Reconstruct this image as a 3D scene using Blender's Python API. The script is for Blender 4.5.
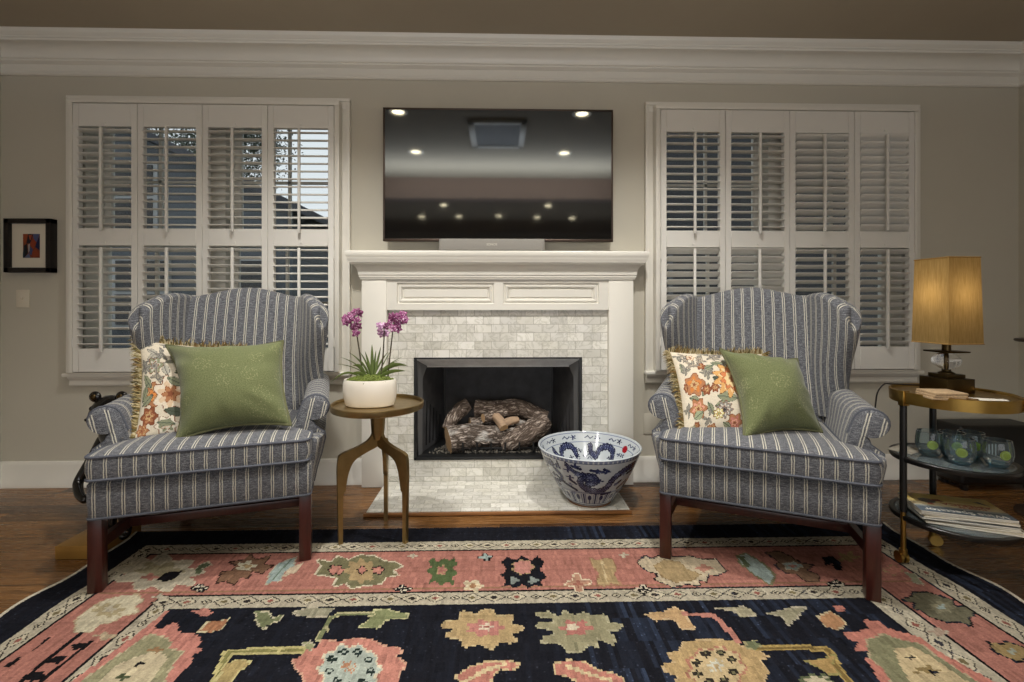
import bpy, bmesh, math, random
import numpy as np
from mathutils import Vector, Matrix
PI = math.pi
for o in list(bpy.data.objects): bpy.data.objects.remove(o)
sc = bpy.context.scene
COL = sc.collection

# ------------------------------------------------------------------ camera
FPX, CX, CY = 470.0, 512.0, 305.0
YAW = math.atan(12 / 470)
CAM = Vector((0, -2.6, .98))
cd = bpy.data.cameras.new('camera'); cam = bpy.data.objects.new('camera', cd); COL.objects.link(cam)
cam.location = CAM; cam.rotation_euler = (PI / 2, 0, -YAW)
cd.sensor_fit = 'HORIZONTAL'; cd.sensor_width = 36; cd.lens = 36 * FPX / 1024
cd.shift_y = -36 / 1024; cd.clip_start = .05; cd.clip_end = 200
sc.camera = cam
sc.cycles.transparent_max_bounces = 32
def ray(u, v):
    a = (u - CX) / FPX; s, c = math.sin(YAW), math.cos(YAW)
    return Vector((s + a * c, c - a * s, -(v - CY) / FPX))
def PZ(u, v, z=0.):                       # measured image point -> place on a level plane
    d = ray(u, v); return CAM + d * ((z - CAM.z) / d.z)
def PD(u, v, d): return CAM + ray(u, v) * d   # measured image point at a distance

# ------------------------------------------------------------------ view, sky, lights
vs = sc.view_settings
vs.view_transform = 'Standard'; vs.look = 'None'; vs.gamma = 1; vs.use_curve_mapping = False
vs.exposure = .04
def lin(c): return tuple(((v / 255) / 12.92 if v / 255 <= .04045 else ((v / 255 + .055) / 1.055) ** 2.4) for v in c)
w = bpy.data.worlds.new('overcast_sky'); sc.world = w; w.use_nodes = True
bg = w.node_tree.nodes['Background']; bg.inputs[0].default_value = (.93, .96, 1, 1); bg.inputs[1].default_value = .95
def lamp(name, kind, loc, power, col=(1, 1, 1), rot=(0, 0, 0), **kw):
    l = bpy.data.lights.new(name, kind); l.energy = power; l.color = col
    for k, v in kw.items(): setattr(l, k, v)
    o = bpy.data.objects.new(name, l); COL.objects.link(o); o.location = loc; o.rotation_euler = rot
    return o
CAN_W = 100; CAN_COL = (1, .97, .925)
lamp('added_ceiling_wash', 'AREA', (-.05, -2.38, 2.02), 50, (.95, .97, 1), (PI, 0, 0), shape='RECTANGLE', size=2.8, size_y=.25)  # added area light behind the camera to brighten the ceiling; no fixture there

lamp('added_front_fill', 'AREA', (0, -5.6, .95), 40, (.97, .98, 1), (PI / 2, 0, 0), shape='RECTANGLE', size=4.2, size_y=1.2)  # added fill light for the chair fronts; the rear wall has no window

# ------------------------------------------------------------------ material helpers
class N:
    def __init__(s, name):
        s.m = bpy.data.materials.new(name); s.m.use_nodes = True; s.t = s.m.node_tree
        s.b = s.t.nodes['Principled BSDF']; s.out = s.t.nodes['Material Output']
    def n(s, k, **kw):
        x = s.t.nodes.new(k)
        for a, v in kw.items(): setattr(x, a, v)
        return x
    def l(s, a, b): s.t.links.new(a, b)
    def put(s, inp, v):
        if isinstance(v, bpy.types.NodeSocket): s.l(v, inp)
        elif isinstance(v, (tuple, list)) and len(v) == 3 and inp.type == 'RGBA': inp.default_value = (*v, 1)
        else: inp.default_value = v
    def math(s, op, a, b=0., c=0., clamp=False):
        x = s.n('ShaderNodeMath', operation=op, use_clamp=clamp)
        for i, v in enumerate((a, b, c)): s.put(x.inputs[i], v)
        return x.outputs[0]
    def mix(s, f, a, b, blend='MIX'):
        x = s.n('ShaderNodeMix', data_type='RGBA', blend_type=blend)
        s.put(x.inputs[0], f); s.put(x.inputs[6], a); s.put(x.inputs[7], b); return x.outputs[2]
    def noise(s, vec, scale, detail=3, rough=.55, dist=0.):
        x = s.n('ShaderNodeTexNoise'); x.inputs['Scale'].default_value = scale; x.inputs['Detail'].default_value = detail
        x.inputs['Roughness'].default_value = rough; x.inputs['Distortion'].default_value = dist
        if vec is not None: s.l(vec, x.inputs['Vector'])
        return x.outputs['Fac']
    def ramp(s, f, stops):
        x = s.n('ShaderNodeValToRGB'); e = x.color_ramp.elements
        while len(e) < len(stops): e.new(.5)
        for i, (p, c) in enumerate(stops): e[i].position = p; e[i].color = (*c, 1) if len(c) == 3 else c
        s.put(x.inputs[0], f); return x.outputs[0]
    def pos(s): return s.n('ShaderNodeNewGeometry').outputs['Position']
    def obj(s): return s.n('ShaderNodeTexCoord').outputs['Object']
    def uv(s): return s.n('ShaderNodeTexCoord').outputs['UV']
    def scale(s, vec, sc3, loc=(0, 0, 0), rot=(0, 0, 0)):
        x = s.n('ShaderNodeMapping'); x.inputs['Scale'].default_value = sc3; x.inputs['Location'].default_value = loc; x.inputs['Rotation'].default_value = rot
        s.l(vec, x.inputs[0]); return x.outputs[0]
    def sep(s, vec): x = s.n('ShaderNodeSeparateXYZ'); s.l(vec, x.inputs[0]); return x.outputs
    def comb(s, a, b, c=0.):
        x = s.n('ShaderNodeCombineXYZ')
        for i, v in enumerate((a, b, c)): s.put(x.inputs[i], v)
        return x.outputs[0]
    def bump(s, h, strength=.3, dist=.002):
        x = s.n('ShaderNodeBump'); x.inputs['Strength'].default_value = strength; x.inputs['Distance'].default_value = dist
        s.l(h, x.inputs['Height']); s.l(x.outputs[0], s.b.inputs['Normal'])
    def set(s, **kw):
        for k, v in kw.items(): s.put(s.b.inputs[k.replace('_', ' ')], v)
        return s
def plain(name, rgb, rough=.5, metal=0., var=.0, scale=30, bump=0., spec=.5, vdist=.001, stretch=(1, 1, 1)):
    m = N(name); c = lin(rgb); m.set(Roughness=rough, Metallic=metal, Specular_IOR_Level=spec)
    if var or bump:
        f = m.noise(m.scale(m.obj(), stretch), scale, 4)
        if var:
            m.set(Base_Color=m.ramp(f, [(.25, tuple(x * (1 - var) for x in c)), (.75, tuple(min(1, x * (1 + var)) for x in c))]))
        else: m.set(Base_Color=c)
        if bump: m.bump(f, bump, vdist)
    else: m.set(Base_Color=c)
    return m.m

MT = {}
MT['wall'] = plain('wall_paint', (192, 187, 172), .75, var=.02, scale=4, bump=.04)
MT['ceiling'] = plain('ceiling_paint', (168, 157, 138), .8, var=.02, scale=5)
MT['trim'] = plain('trim_paint', (224, 221, 211), .38, var=.015, scale=6)
MT['shutter'] = plain('shutter_paint', (224, 222, 215), .42, var=.015, scale=8)
MT['black_metal'] = plain('black_metal', (34, 35, 36), .42, .3, var=.2, scale=20, bump=.03)
MT['hood'] = plain('hood_metal', (200, 201, 202), .5, .1, var=.15, scale=18)
MT['fire_panel'] = plain('fire_panel', (72, 72, 74), .7, var=.3, scale=14, bump=.2)
MT['brass'] = plain('aged_brass', (156, 134, 92), .36, 1., var=.18, scale=22, bump=.03)
MT['gold'] = plain('gold_brass', (176, 144, 78), .32, 1., var=.12, scale=22)
MT['bronze'] = plain('dark_bronze', (72, 58, 34), .33, .9, var=.2, scale=18)
MT['mahogany'] = plain('mahogany', (58, 24, 18), .3, var=.35, scale=18, stretch=(6, 6, .6))
MT['ebony'] = plain('black_bronze', (14, 13, 12), .16, var=.2, scale=10)
MT['black_paint'] = plain('black_paint', (22, 21, 20), .35)
MT['black_plastic'] = plain('black_plastic', (13, 12, 12), .4, var=.1, scale=60)
MT['dark_wood'] = plain('dark_turned_wood', (46, 31, 20), .4, var=.2)
MT['ceramic'] = plain('white_ceramic', (226, 220, 208), .28, var=.02, scale=8)
MT['plastic_white'] = plain('switch_plastic', (216, 208, 190), .4)
MT['paper'] = plain('white_paper', (226, 222, 210), .7, var=.03)
MT['cord'] = plain('cord_rubber', (24, 20, 17), .5)
MT['gold_block'] = plain('gold_leaf_block', (150, 112, 52), .42, .35, var=.15, scale=14)

def marble(name, axis):
    m = N(name); p = m.pos(); x, y, z = m.sep(p)
    v = m.comb(x, z if axis == 'z' else y, 0.)
    b = m.n('ShaderNodeTexBrick'); m.l(v, b.inputs['Vector'])
    b.inputs['Scale'].default_value = 1; b.inputs['Brick Width'].default_value = .092; b.inputs['Row Height'].default_value = .046
    b.inputs['Mortar Size'].default_value = .0014; b.inputs['Mortar Smooth'].default_value = .2
    b.inputs['Color1'].default_value = (*lin((214, 212, 205)), 1); b.inputs['Color2'].default_value = (*lin((238, 236, 228)), 1)
    b.inputs['Mortar'].default_value = (*lin((176, 172, 162)), 1)
    # per tile offset of the veins
    row = m.math('FLOOR', m.math('DIVIDE', z if axis == 'z' else y, .046))
    cl = m.math('FLOOR', m.math('DIVIDE', m.math('ADD', x, m.math('MULTIPLY', m.math('SUBTRACT', 1., m.math('FLOORED_MODULO', row, 2)), .046)), .092))
    off = m.comb(m.math('MULTIPLY', cl, 7.3), m.math('MULTIPLY', row, 3.1), m.math('ADD', cl, row))
    va = m.n('ShaderNodeVectorMath', operation='ADD'); m.l(p, va.inputs[0]); m.l(off, va.inputs[1])
    f = m.noise(va.outputs[0], 11, 5, .6, 1.6)
    vein = m.ramp(f, [(.44, (1, 1, 1)), (.495, lin((226, 226, 222))), (.52, lin((248, 248, 245))), (.58, (1, 1, 1))])
    f2 = m.noise(va.outputs[0], 4, 2)
    tone = m.ramp(f2, [(.3, lin((232, 231, 226))), (.65, (1, 1, 1))])
    m.set(Base_Color=m.mix(1., m.mix(1., b.outputs['Color'], vein, 'MULTIPLY'), tone, 'MULTIPLY'), Roughness=.3)
    m.bump(m.math('SUBTRACT', 1., b.outputs['Fac']), .5, .0012)
    return m.m
MT['marble_wall'] = marble('marble_tile_upright', 'z'); MT['marble_floor'] = marble('marble_tile_flat', 'y')

def floor_mat():
    m = N('oak_floor'); p = m.pos()
    b = m.n('ShaderNodeTexBrick'); m.l(p, b.inputs['Vector']); b.offset = .37; b.offset_frequency = 3
    b.inputs['Scale'].default_value = 1; b.inputs['Brick Width'].default_value = 1.15; b.inputs['Row Height'].default_value = .083
    b.inputs['Mortar Size'].default_value = .0012; b.inputs['Bias'].default_value = -.1
    b.inputs['Color1'].default_value = (*lin((70, 46, 26)), 1); b.inputs['Color2'].default_value = (*lin((146, 103, 58)), 1); b.inputs['Mortar'].default_value = (*lin((26, 17, 10)), 1)
    g = m.noise(m.scale(p, (2.2, 38, 1)), 1.4, 5, .65, .8)
    gc = m.ramp(g, [(.3, lin((150, 140, 128))), (.52, (1, 1, 1)), (.7, lin((196, 184, 168)))])
    m.set(Base_Color=m.mix(1., b.outputs['Color'], gc, 'MULTIPLY'), Roughness=m.ramp(g, [(0, (.2,) * 3), (1, (.34,) * 3)]))
    m.bump(m.math('SUBTRACT', g, b.outputs['Fac']), .12, .001)
    return m.m
MT['floor'] = floor_mat()
def oak_trim():
    m = N('oak_trim'); g = m.noise(m.scale(m.pos(), (2, 40, 40)), 1.5, 5, .6, 1.)
    m.set(Base_Color=m.ramp(g, [(.3, lin((92, 56, 28))), (.7, lin((150, 102, 56)))]), Roughness=.4); return m.m
MT['oak_trim'] = oak_trim()

def stripe():
    m = N('striped_upholstery'); uv = m.uv(); u, v, _ = m.sep(uv)
    wob = m.math('MULTIPLY', m.math('SUBTRACT', m.noise(uv, 60, 2), .5), .004)
    p = m.math('FRACT', m.math('ADD', m.math('DIVIDE', m.math('ADD', u, wob), .0415), 100.3))
    def band(c, wd):
        d = m.math('ABSOLUTE', m.math('SUBTRACT', p, c))
        return m.math('SUBTRACT', 1., m.math('SMOOTH_MIN', 1., m.math('DIVIDE', d, wd), .2), clamp=True)
    a, b2 = band(.43, .056), band(.61, .056)
    dash = m.math('MULTIPLY', m.math('ADD', m.math('SINE', m.math('MULTIPLY', m.math('ADD', v, m.math('MULTIPLY', p, .004)), 2 * PI / .0062)), 1.4), .9, clamp=True)
    line = m.math('MULTIPLY', m.math('ADD', a, b2, clamp=True), m.math('ADD', m.math('MULTIPLY', dash, .85), .18), clamp=True)
    line = m.math('MULTIPLY', line, 1.5, clamp=True)
    h1 = m.noise(m.scale(uv, (420, 420, 1)), 1., 2, .7)
    h2 = m.noise(m.scale(uv, (60, 200, 1)), 1., 3, .7)
    hh = m.math('ADD', m.math('MULTIPLY', h1, .6), m.math('MULTIPLY', h2, .4))
    base = m.ramp(hh, [(.36, lin((42, 43, 47))), (.5, lin((84, 86, 92))), (.64, lin((150, 151, 153)))])
    mid = m.math('SUBTRACT', 1., m.math('DIVIDE', m.math('ABSOLUTE', m.math('SUBTRACT', p, .52)), .2), clamp=True)
    base = m.mix(m.math('MULTIPLY', mid, .45), base, lin((54, 57, 65)))
    cream = m.mix(h1, lin((172, 168, 152)), lin((212, 208, 195)))
    m.set(Base_Color=m.mix(line, base, cream), Roughness=.88, Specular_IOR_Level=.15, Sheen_Weight=.15)
    m.bump(m.math('ADD', m.math('MULTIPLY', line, .6), hh), .5, .0015)
    return m.m
MT['stripe'] = stripe()
MT['welt'] = plain('welt_fabric', (84, 87, 95), .9, var=.35, scale=260, spec=.15)

def green_fab():
    m = N('green_damask'); uv = m.uv()
    vo = m.n('ShaderNodeTexVoronoi'); vo.inputs['Scale'].default_value = 190; m.l(uv, vo.inputs['Vector'])
    dots = m.math('LESS_THAN', vo.outputs['Distance'], .33)
    big = m.n('ShaderNodeTexVoronoi'); big.inputs['Scale'].default_value = 17; m.l(uv, big.inputs['Vector'])
    reg = m.math('LESS_THAN', big.outputs['Distance'], .42)
    hz = m.noise(uv, 300, 2)
    base = m.ramp(hz, [(.3, lin((84, 90, 58))), (.7, lin((114, 120, 82)))])
    m.set(Base_Color=m.mix(m.math('MULTIPLY', m.math('MULTIPLY', dots, reg), .5), base, lin((146, 148, 108))), Roughness=.85, Specular_IOR_Level=.15, Sheen_Weight=.2)
    m.bump(m.math('ADD', hz, dots), .3, .001); return m.m
MT['green'] = green_fab(); MT['green_welt'] = plain('green_welt', (98, 99, 72), .85, var=.1, scale=200, spec=.15)
MT['fringe'] = plain('brown_gold_fringe', (122, 106, 70), .9, var=.5, scale=150, spec=.1)
def vcol(name, rough=.9, bumps=.3, noise=200, spec=.1, var=.12):
    m = N(name); a = m.n('ShaderNodeVertexColor'); a.layer_name = 'Col'
    f = m.noise(m.obj(), noise, 2, .7)
    m.set(Base_Color=m.mix(1., a.outputs['Color'], m.ramp(f, [(.25, (1 - 2 * var,) * 3), (.7, (1, 1, 1))]), 'MULTIPLY'), Roughness=rough, Specular_IOR_Level=spec)
    if bumps: m.bump(f, bumps, .002)
    return m.m
MT['floral'] = vcol('floral_print', .85); MT['rug'] = vcol('knotted_wool', .95, .6, 260, .05, .16)
MT['porcelain'] = vcol('painted_porcelain', .12, 0, 30, .5, .02)
MT['print'] = vcol('printed_paper', .5, 0, 30, .3, .02)

def glass(name, tint=(1, 1, 1), refl=1.45, body=0.):
    m = N(name); tr = m.n('ShaderNodeBsdfTransparent'); tr.inputs[0].default_value = (*tint, 1)
    gl = m.n('ShaderNodeBsdfGlossy'); gl.inputs['Roughness'].default_value = .02
    fr = m.n('ShaderNodeFresnel'); fr.inputs[0].default_value = refl
    mx = m.n('ShaderNodeMixShader'); m.l(fr.outputs[0], mx.inputs[0]); m.l(tr.outputs[0], mx.inputs[1]); m.l(gl.outputs[0], mx.inputs[2])
    o = mx.outputs[0]
    if body:
        d = m.n('ShaderNodeBsdfDiffuse'); d.inputs[0].default_value = (.75, .9, .95, 1); m2 = m.n('ShaderNodeMixShader'); m2.inputs[0].default_value = body
        m.l(o, m2.inputs[1]); m.l(d.outputs[0], m2.inputs[2]); o = m2.outputs[0]
    m.l(o, m.out.inputs[0]); return m.m
MT['glass'] = glass('window_glass', (.93, .96, .96)); MT['tumbler'] = glass('blue_tumbler_glass', (.84, .94, .97), 1.45, .05)
MT['tumbler_base'] = glass('deep_blue_glass', (.35, .7, .88), 1.45, .08)
MT['shelf_glass'] = glass('shelf_glass', (.86, .9, .9), 2.3, .10)  # pale diffuse share stands in for the wall's reflection in the shelves
m_ = N('crystal'); m_.set(Base_Color=(1, 1, 1), Roughness=.02, IOR=1.5, Transmission_Weight=1.); MT['crystal'] = m_.m

# ------------------------------------------------------------------ mesh helpers
XF = {}
def finish(name, bm, mat, parent=None, smooth=40):
    if parent is not None and parent.name in XF: bm.transform(XF[parent.name].inverted())
    me = bpy.data.meshes.new(name); bm.to_mesh(me); bm.free()
    o = bpy.data.objects.new(name, me); COL.objects.link(o)
    if isinstance(mat, (list, tuple)):
        for x in mat: me.materials.append(x)
    elif mat: me.materials.append(mat)
    if smooth:
        for p in me.polygons: p.use_smooth = True
        me.set_sharp_from_angle(angle=math.radians(smooth))
    if parent is not None:
        o.parent = parent
        if parent.name in XF: XF[o.name] = XF[parent.name]
    return o
def thing(name, label, cat, loc=(0, 0, 0), rz=0, group=None):
    o = bpy.data.objects.new(name, None); COL.objects.link(o); o.empty_display_size = .05
    o.location = loc; o.rotation_euler = (0, 0, rz); o['label'] = label; o['category'] = cat
    if group: o['group'] = group
    XF[o.name] = Matrix.Translation(loc) @ Matrix.Rotation(rz, 4, 'Z')
    return o
def tag(o, label, cat, group=None, kind=None):
    o['label'] = label; o['category'] = cat
    if group: o['group'] = group
    if kind: o['kind'] = kind
    return o
def struct(o): o['kind'] = 'structure'; return o
def copy_tree(o, parent=None):
    c = o.copy(); COL.objects.link(c)
    if parent is not None: c.parent = parent
    for ch in list(o.children): copy_tree(ch, c)
    return c
BM = bmesh.new
def box(bm, x0, x1, y0, y1, z0, z1, bev=0., seg=2, mat=None, mi=0):
    t = bmesh.new(); bmesh.ops.create_cube(t, size=1)
    bmesh.ops.scale(t, vec=(x1 - x0, y1 - y0, z1 - z0), verts=t.verts)
    bmesh.ops.translate(t, vec=((x0 + x1) / 2, (y0 + y1) / 2, (z0 + z1) / 2), verts=t.verts)
    if bev: bmesh.ops.bevel(t, geom=t.edges[:], offset=bev, segments=seg, profile=.5, affect='EDGES')
    if mat is not None: t.transform(mat)
    join(bm, t, mi)
def join(bm, t, mi=0):
    me = bpy.data.meshes.new('tmp_'); t.to_mesh(me); t.free()
    n = len(bm.faces); bm.from_mesh(me); bpy.data.meshes.remove(me)
    if mi:
        bm.faces.ensure_lookup_table()
        for f in bm.faces[n:]: f.material_index = mi
def grid(bm, pts, uvs=None, cu=False, cv=False, flip=False, mi=0):
    nu, nv = len(pts), len(pts[0])
    V = [[bm.verts.new(p) for p in r] for r in pts]
    L = bm.loops.layers.uv.verify() if uvs is not None else None
    for i in range(nu if cu else nu - 1):
        for j in range(nv if cv else nv - 1):
            q = [(i, j), (i + 1, j), (i + 1, j + 1), (i, j + 1)]
            if flip: q = q[::-1]
            try: f = bm.faces.new([V[a % nu][b % nv] for a, b in q])
            except ValueError: continue
            f.material_index = mi
            if L:
                for lp, (a, b) in zip(f.loops, q): lp[L].uv = uvs[a % nu][b % nv]
    return V
def cap(bm, ring, uvf=None, flip=False, mi=0):
    try: f = bm.faces.new(ring[::-1] if flip else ring)
    except ValueError: return
    f.material_index = mi
    if uvf:
        L = bm.loops.layers.uv.verify()
        for lp in f.loops: lp[L].uv = uvf(lp.vert.co)
def frames(P):
    P = [Vector(p) for p in P]; T = []
    for i in range(len(P)):
        a = P[max(i - 1, 0)]; b = P[min(i + 1, len(P) - 1)]; T.append((b - a).normalized())
    n = T[0].orthogonal().normalized(); out = []
    for t in T:
        n = (n - t * n.dot(t)); n = n.normalized() if n.length > 1e-6 else t.orthogonal().normalized()
        out.append((n, t.cross(n)))
    return P, out
def tube(bm, P, r, k=8, closed=False, mi=0, sx=1., ends=True):
    P, F = frames(P); R = r if isinstance(r, (list, tuple)) else [r] * len(P)
    rings = [[p + (a * math.cos(2 * PI * j / k) * sx + b * math.sin(2 * PI * j / k)) * q for j in range(k)] for p, (a, b), q in zip(P, F, R)]
    V = grid(bm, rings, None, closed, True, mi=mi)
    if not closed and ends: cap(bm, V[0], flip=False, mi=mi); cap(bm, V[-1], flip=True, mi=mi)
def lathe(bm, prof, c=(0, 0, 0), k=40, mi=0, caps=True):
    pts = [[(c[0] + r * math.cos(2 * PI * j / k), c[1] + r * math.sin(2 * PI * j / k), c[2] + z) for j in range(k)] for r, z in prof]
    V = grid(bm, pts, None, False, True, flip=True, mi=mi)
    if caps and prof[0][0] > 1e-4: cap(bm, V[0], flip=True, mi=mi)
    if caps and prof[-1][0] > 1e-4: cap(bm, V[-1], flip=False, mi=mi)
    return V
def prism(bm, poly, axis, a0, a1, mi=0):
    """polygon extruded along an axis: x -> poly is (y,z), y -> (x,z), z -> (x,y)"""
    def mk(p, a): return {'x': (a, p[0], p[1]), 'y': (p[0], a, p[1]), 'z': (p[0], p[1], a)}[axis]
    A = [bm.verts.new(mk(p, a0)) for p in poly]; B = [bm.verts.new(mk(p, a1)) for p in poly]
    n = len(poly)
    for i in range(n): bm.faces.new((A[i], A[(i + 1) % n], B[(i + 1) % n], B[i])).material_index = mi
    bm.faces.new(A[::-1]).material_index = mi; bm.faces.new(B).material_index = mi
def fixn(bm): bmesh.ops.recalc_face_normals(bm, faces=bm.faces[:]); return bm
def ball(bm, c, r, sub=3, s=(1, 1, 1), mat=None):
    t = bmesh.new(); bmesh.ops.create_icosphere(t, subdivisions=sub, radius=r)
    bmesh.ops.scale(t, vec=s, verts=t.verts)
    if mat is not None: t.transform(mat)
    bmesh.ops.translate(t, vec=c, verts=t.verts); join(bm, t)
def boxuv(bm):
    L = bm.loops.layers.uv.verify(); bm.normal_update()
    for f in bm.faces:
        n = f.normal; ax = max(range(3), key=lambda i: abs(n[i]))
        if abs(n.z) > .6: ax = 2
        for lp in f.loops:
            c = lp.vert.co; lp[L].uv = ((c.y, c.z), (c.x, c.z), (c.x, c.y))[ax]
def arc(cx, cy, r, a0, a1, n): return [(cx + r * math.cos(math.radians(a0 + (a1 - a0) * i / n)), cy + r * math.sin(math.radians(a0 + (a1 - a0) * i / n))) for i in range(n + 1)]
def smooth_path(P, n=8):
    P = [Vector(p) for p in P]; out = []
    for i in range(len(P) - 1):
        p0, p1, p2, p3 = P[max(i - 1, 0)], P[i], P[i + 1], P[min(i + 2, len(P) - 1)]
        for j in range(n):
            t = j / n
            out.append(.5 * ((2 * p1) + (p2 - p0) * t + (2 * p0 - 5 * p1 + 4 * p2 - p3) * t * t + (3 * p1 - p0 - 3 * p2 + p3) * t ** 3))
    out.append(P[-1]); return out
def interp(x, xs, ys): return float(np.interp(x, xs, ys))
def text(name, s, size, mat, parent, mw, ext=.0003):
    c = bpy.data.curves.new(name, 'FONT'); c.body = s; c.size = size; c.extrude = ext; c.align_x = 'CENTER'; c.align_y = 'CENTER'
    tmp = bpy.data.objects.new(name, c); COL.objects.link(tmp); bpy.context.view_layer.update()
    me = bpy.data.meshes.new_from_object(tmp.evaluated_get(bpy.context.evaluated_depsgraph_get())); bpy.data.objects.remove(tmp); me.materials.clear(); me.materials.append(mat); me.name = name
    o = bpy.data.objects.new(name, me); COL.objects.link(o)
    if parent is not None:
        o.parent = parent; mw = XF[parent.name].inverted() @ mw
    o.matrix_local = mw; return o
# ================================================================== the room
XL, XR, YB, ZC = -2.685, 2.95, -6.8, 2.405
WINS = {1: (-2.25, -.885), 2: (.873, 2.283)}
WZ0, WZ1 = .625, 2.045
FBX0, FBX1, FBZ0, FBZ1 = -.468, .45, .136, .694
def wall_with_holes(name, xs, zs, holes, y0, y1, mat):
    bm = BM()
    for i in range(len(xs) - 1):
        for j in range(len(zs) - 1):
            cx, cz = (xs[i] + xs[i + 1]) / 2, (zs[j] + zs[j + 1]) / 2
            if any(a < cx < b and c < cz < d for a, b, c, d in holes): continue
            box(bm, xs[i], xs[i + 1], y0, y1, zs[j], zs[j + 1])
    bmesh.ops.remove_doubles(bm, verts=bm.verts, dist=1e-5)
    return struct(finish(name, bm, mat, smooth=0))
wall_with_holes('wall_back', [XL - .15, -2.25, -.885, FBX0, FBX1, .873, 2.283, XR + .15], [-.05, FBZ0, WZ0, FBZ1, WZ1, 2.5],
                [(-2.25, -.885, WZ0, WZ1), (.873, 2.283, WZ0, WZ1), (FBX0, FBX1, FBZ0, FBZ1)], 0, .15, MT['wall'])
def sbox(name, mat, *a, bev=0.):
    bm = BM(); box(bm, *a, bev=bev); return struct(finish(name, bm, mat, smooth=0))
sbox('wall_left', MT['wall'], XL - .15, XL, YB - .15, 0, -.05, 2.5)
sbox('wall_right', MT['wall'], XR, XR + .15, YB - .15, 0, -.05, 2.5)
sbox('wall_front', MT['wall'], XL - .15, XR + .15, YB - .15, YB, -.05, 2.5)
sbox('floor', MT['floor'], XL - .15, XR + .15, YB - .15, .0, -.06, 0)
sbox('ceiling', MT['ceiling'], XL - .15, XR + .15, YB - .15, .15, ZC, ZC + .1)
sbox('ceiling_beam', plain('beam_paint', (140, 116, 100), .6), XL, XR, -3.0, -2.80, 2.17, ZC)
# crown moulding: (distance from wall, height)
crown = [(0, 2.215), (.010, 2.215), (.016, 2.222), (.016, 2.230), (.012, 2.236), (.012, 2.272), (.020, 2.276), (.030, 2.284), (.030, 2.292), (.036, 2.296)]
for i in range(1, 9):
    a = i / 8 * PI / 2; crown.append((.036 + .062 * (1 - math.cos(a)), 2.298 + .052 * math.sin(a)))
crown += [(.106, 2.352), (.106, 2.362), (.112, 2.366), (.112, 2.372), (.118, 2.378), (.126, 2.384), (.130, 2.392), (.130, ZC), (0, ZC)]
bm = BM(); prism(bm, [(-d, z) for d, z in crown], 'x', XL, XR); fixn(bm); struct(finish('trim_1', bm, MT['trim'], smooth=30))
bm = BM(); prism(bm, [(XL + d, z) for d, z in crown], 'y', YB, 0); fixn(bm); struct(finish('trim_2', bm, MT['trim'], smooth=30))
bm = BM(); prism(bm, [(XR - d, z) for d, z in crown], 'y', YB, 0); fixn(bm); struct(finish('trim_3', bm, MT['trim'], smooth=30))
basep = [(0, 0), (.022, 0), (.022, .018), (.016, .03), (.015, .105), (.012, .118), (.012, .124), (.006, .138), (0, .138)]
MX0, MX1 = -.742, .726
bm = BM(); prism(bm, [(-d, z) for d, z in basep], 'x', XL, MX0); fixn(bm); struct(finish('baseboard_back', bm, MT['trim'], smooth=30))
bm = BM(); prism(bm, [(-d, z) for d, z in basep], 'x', MX1, XR); fixn(bm); struct(finish('baseboard_rear', bm, MT['trim'], smooth=30))
bm = BM(); prism(bm, [(XL + d, z) for d, z in basep], 'y', YB, 0); fixn(bm); struct(finish('baseboard_left', bm, MT['trim'], smooth=30))
bm = BM(); prism(bm, [(XR - d, z) for d, z in basep], 'y', YB, 0); fixn(bm); struct(finish('baseboard_right', bm, MT['trim'], smooth=30))

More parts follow.
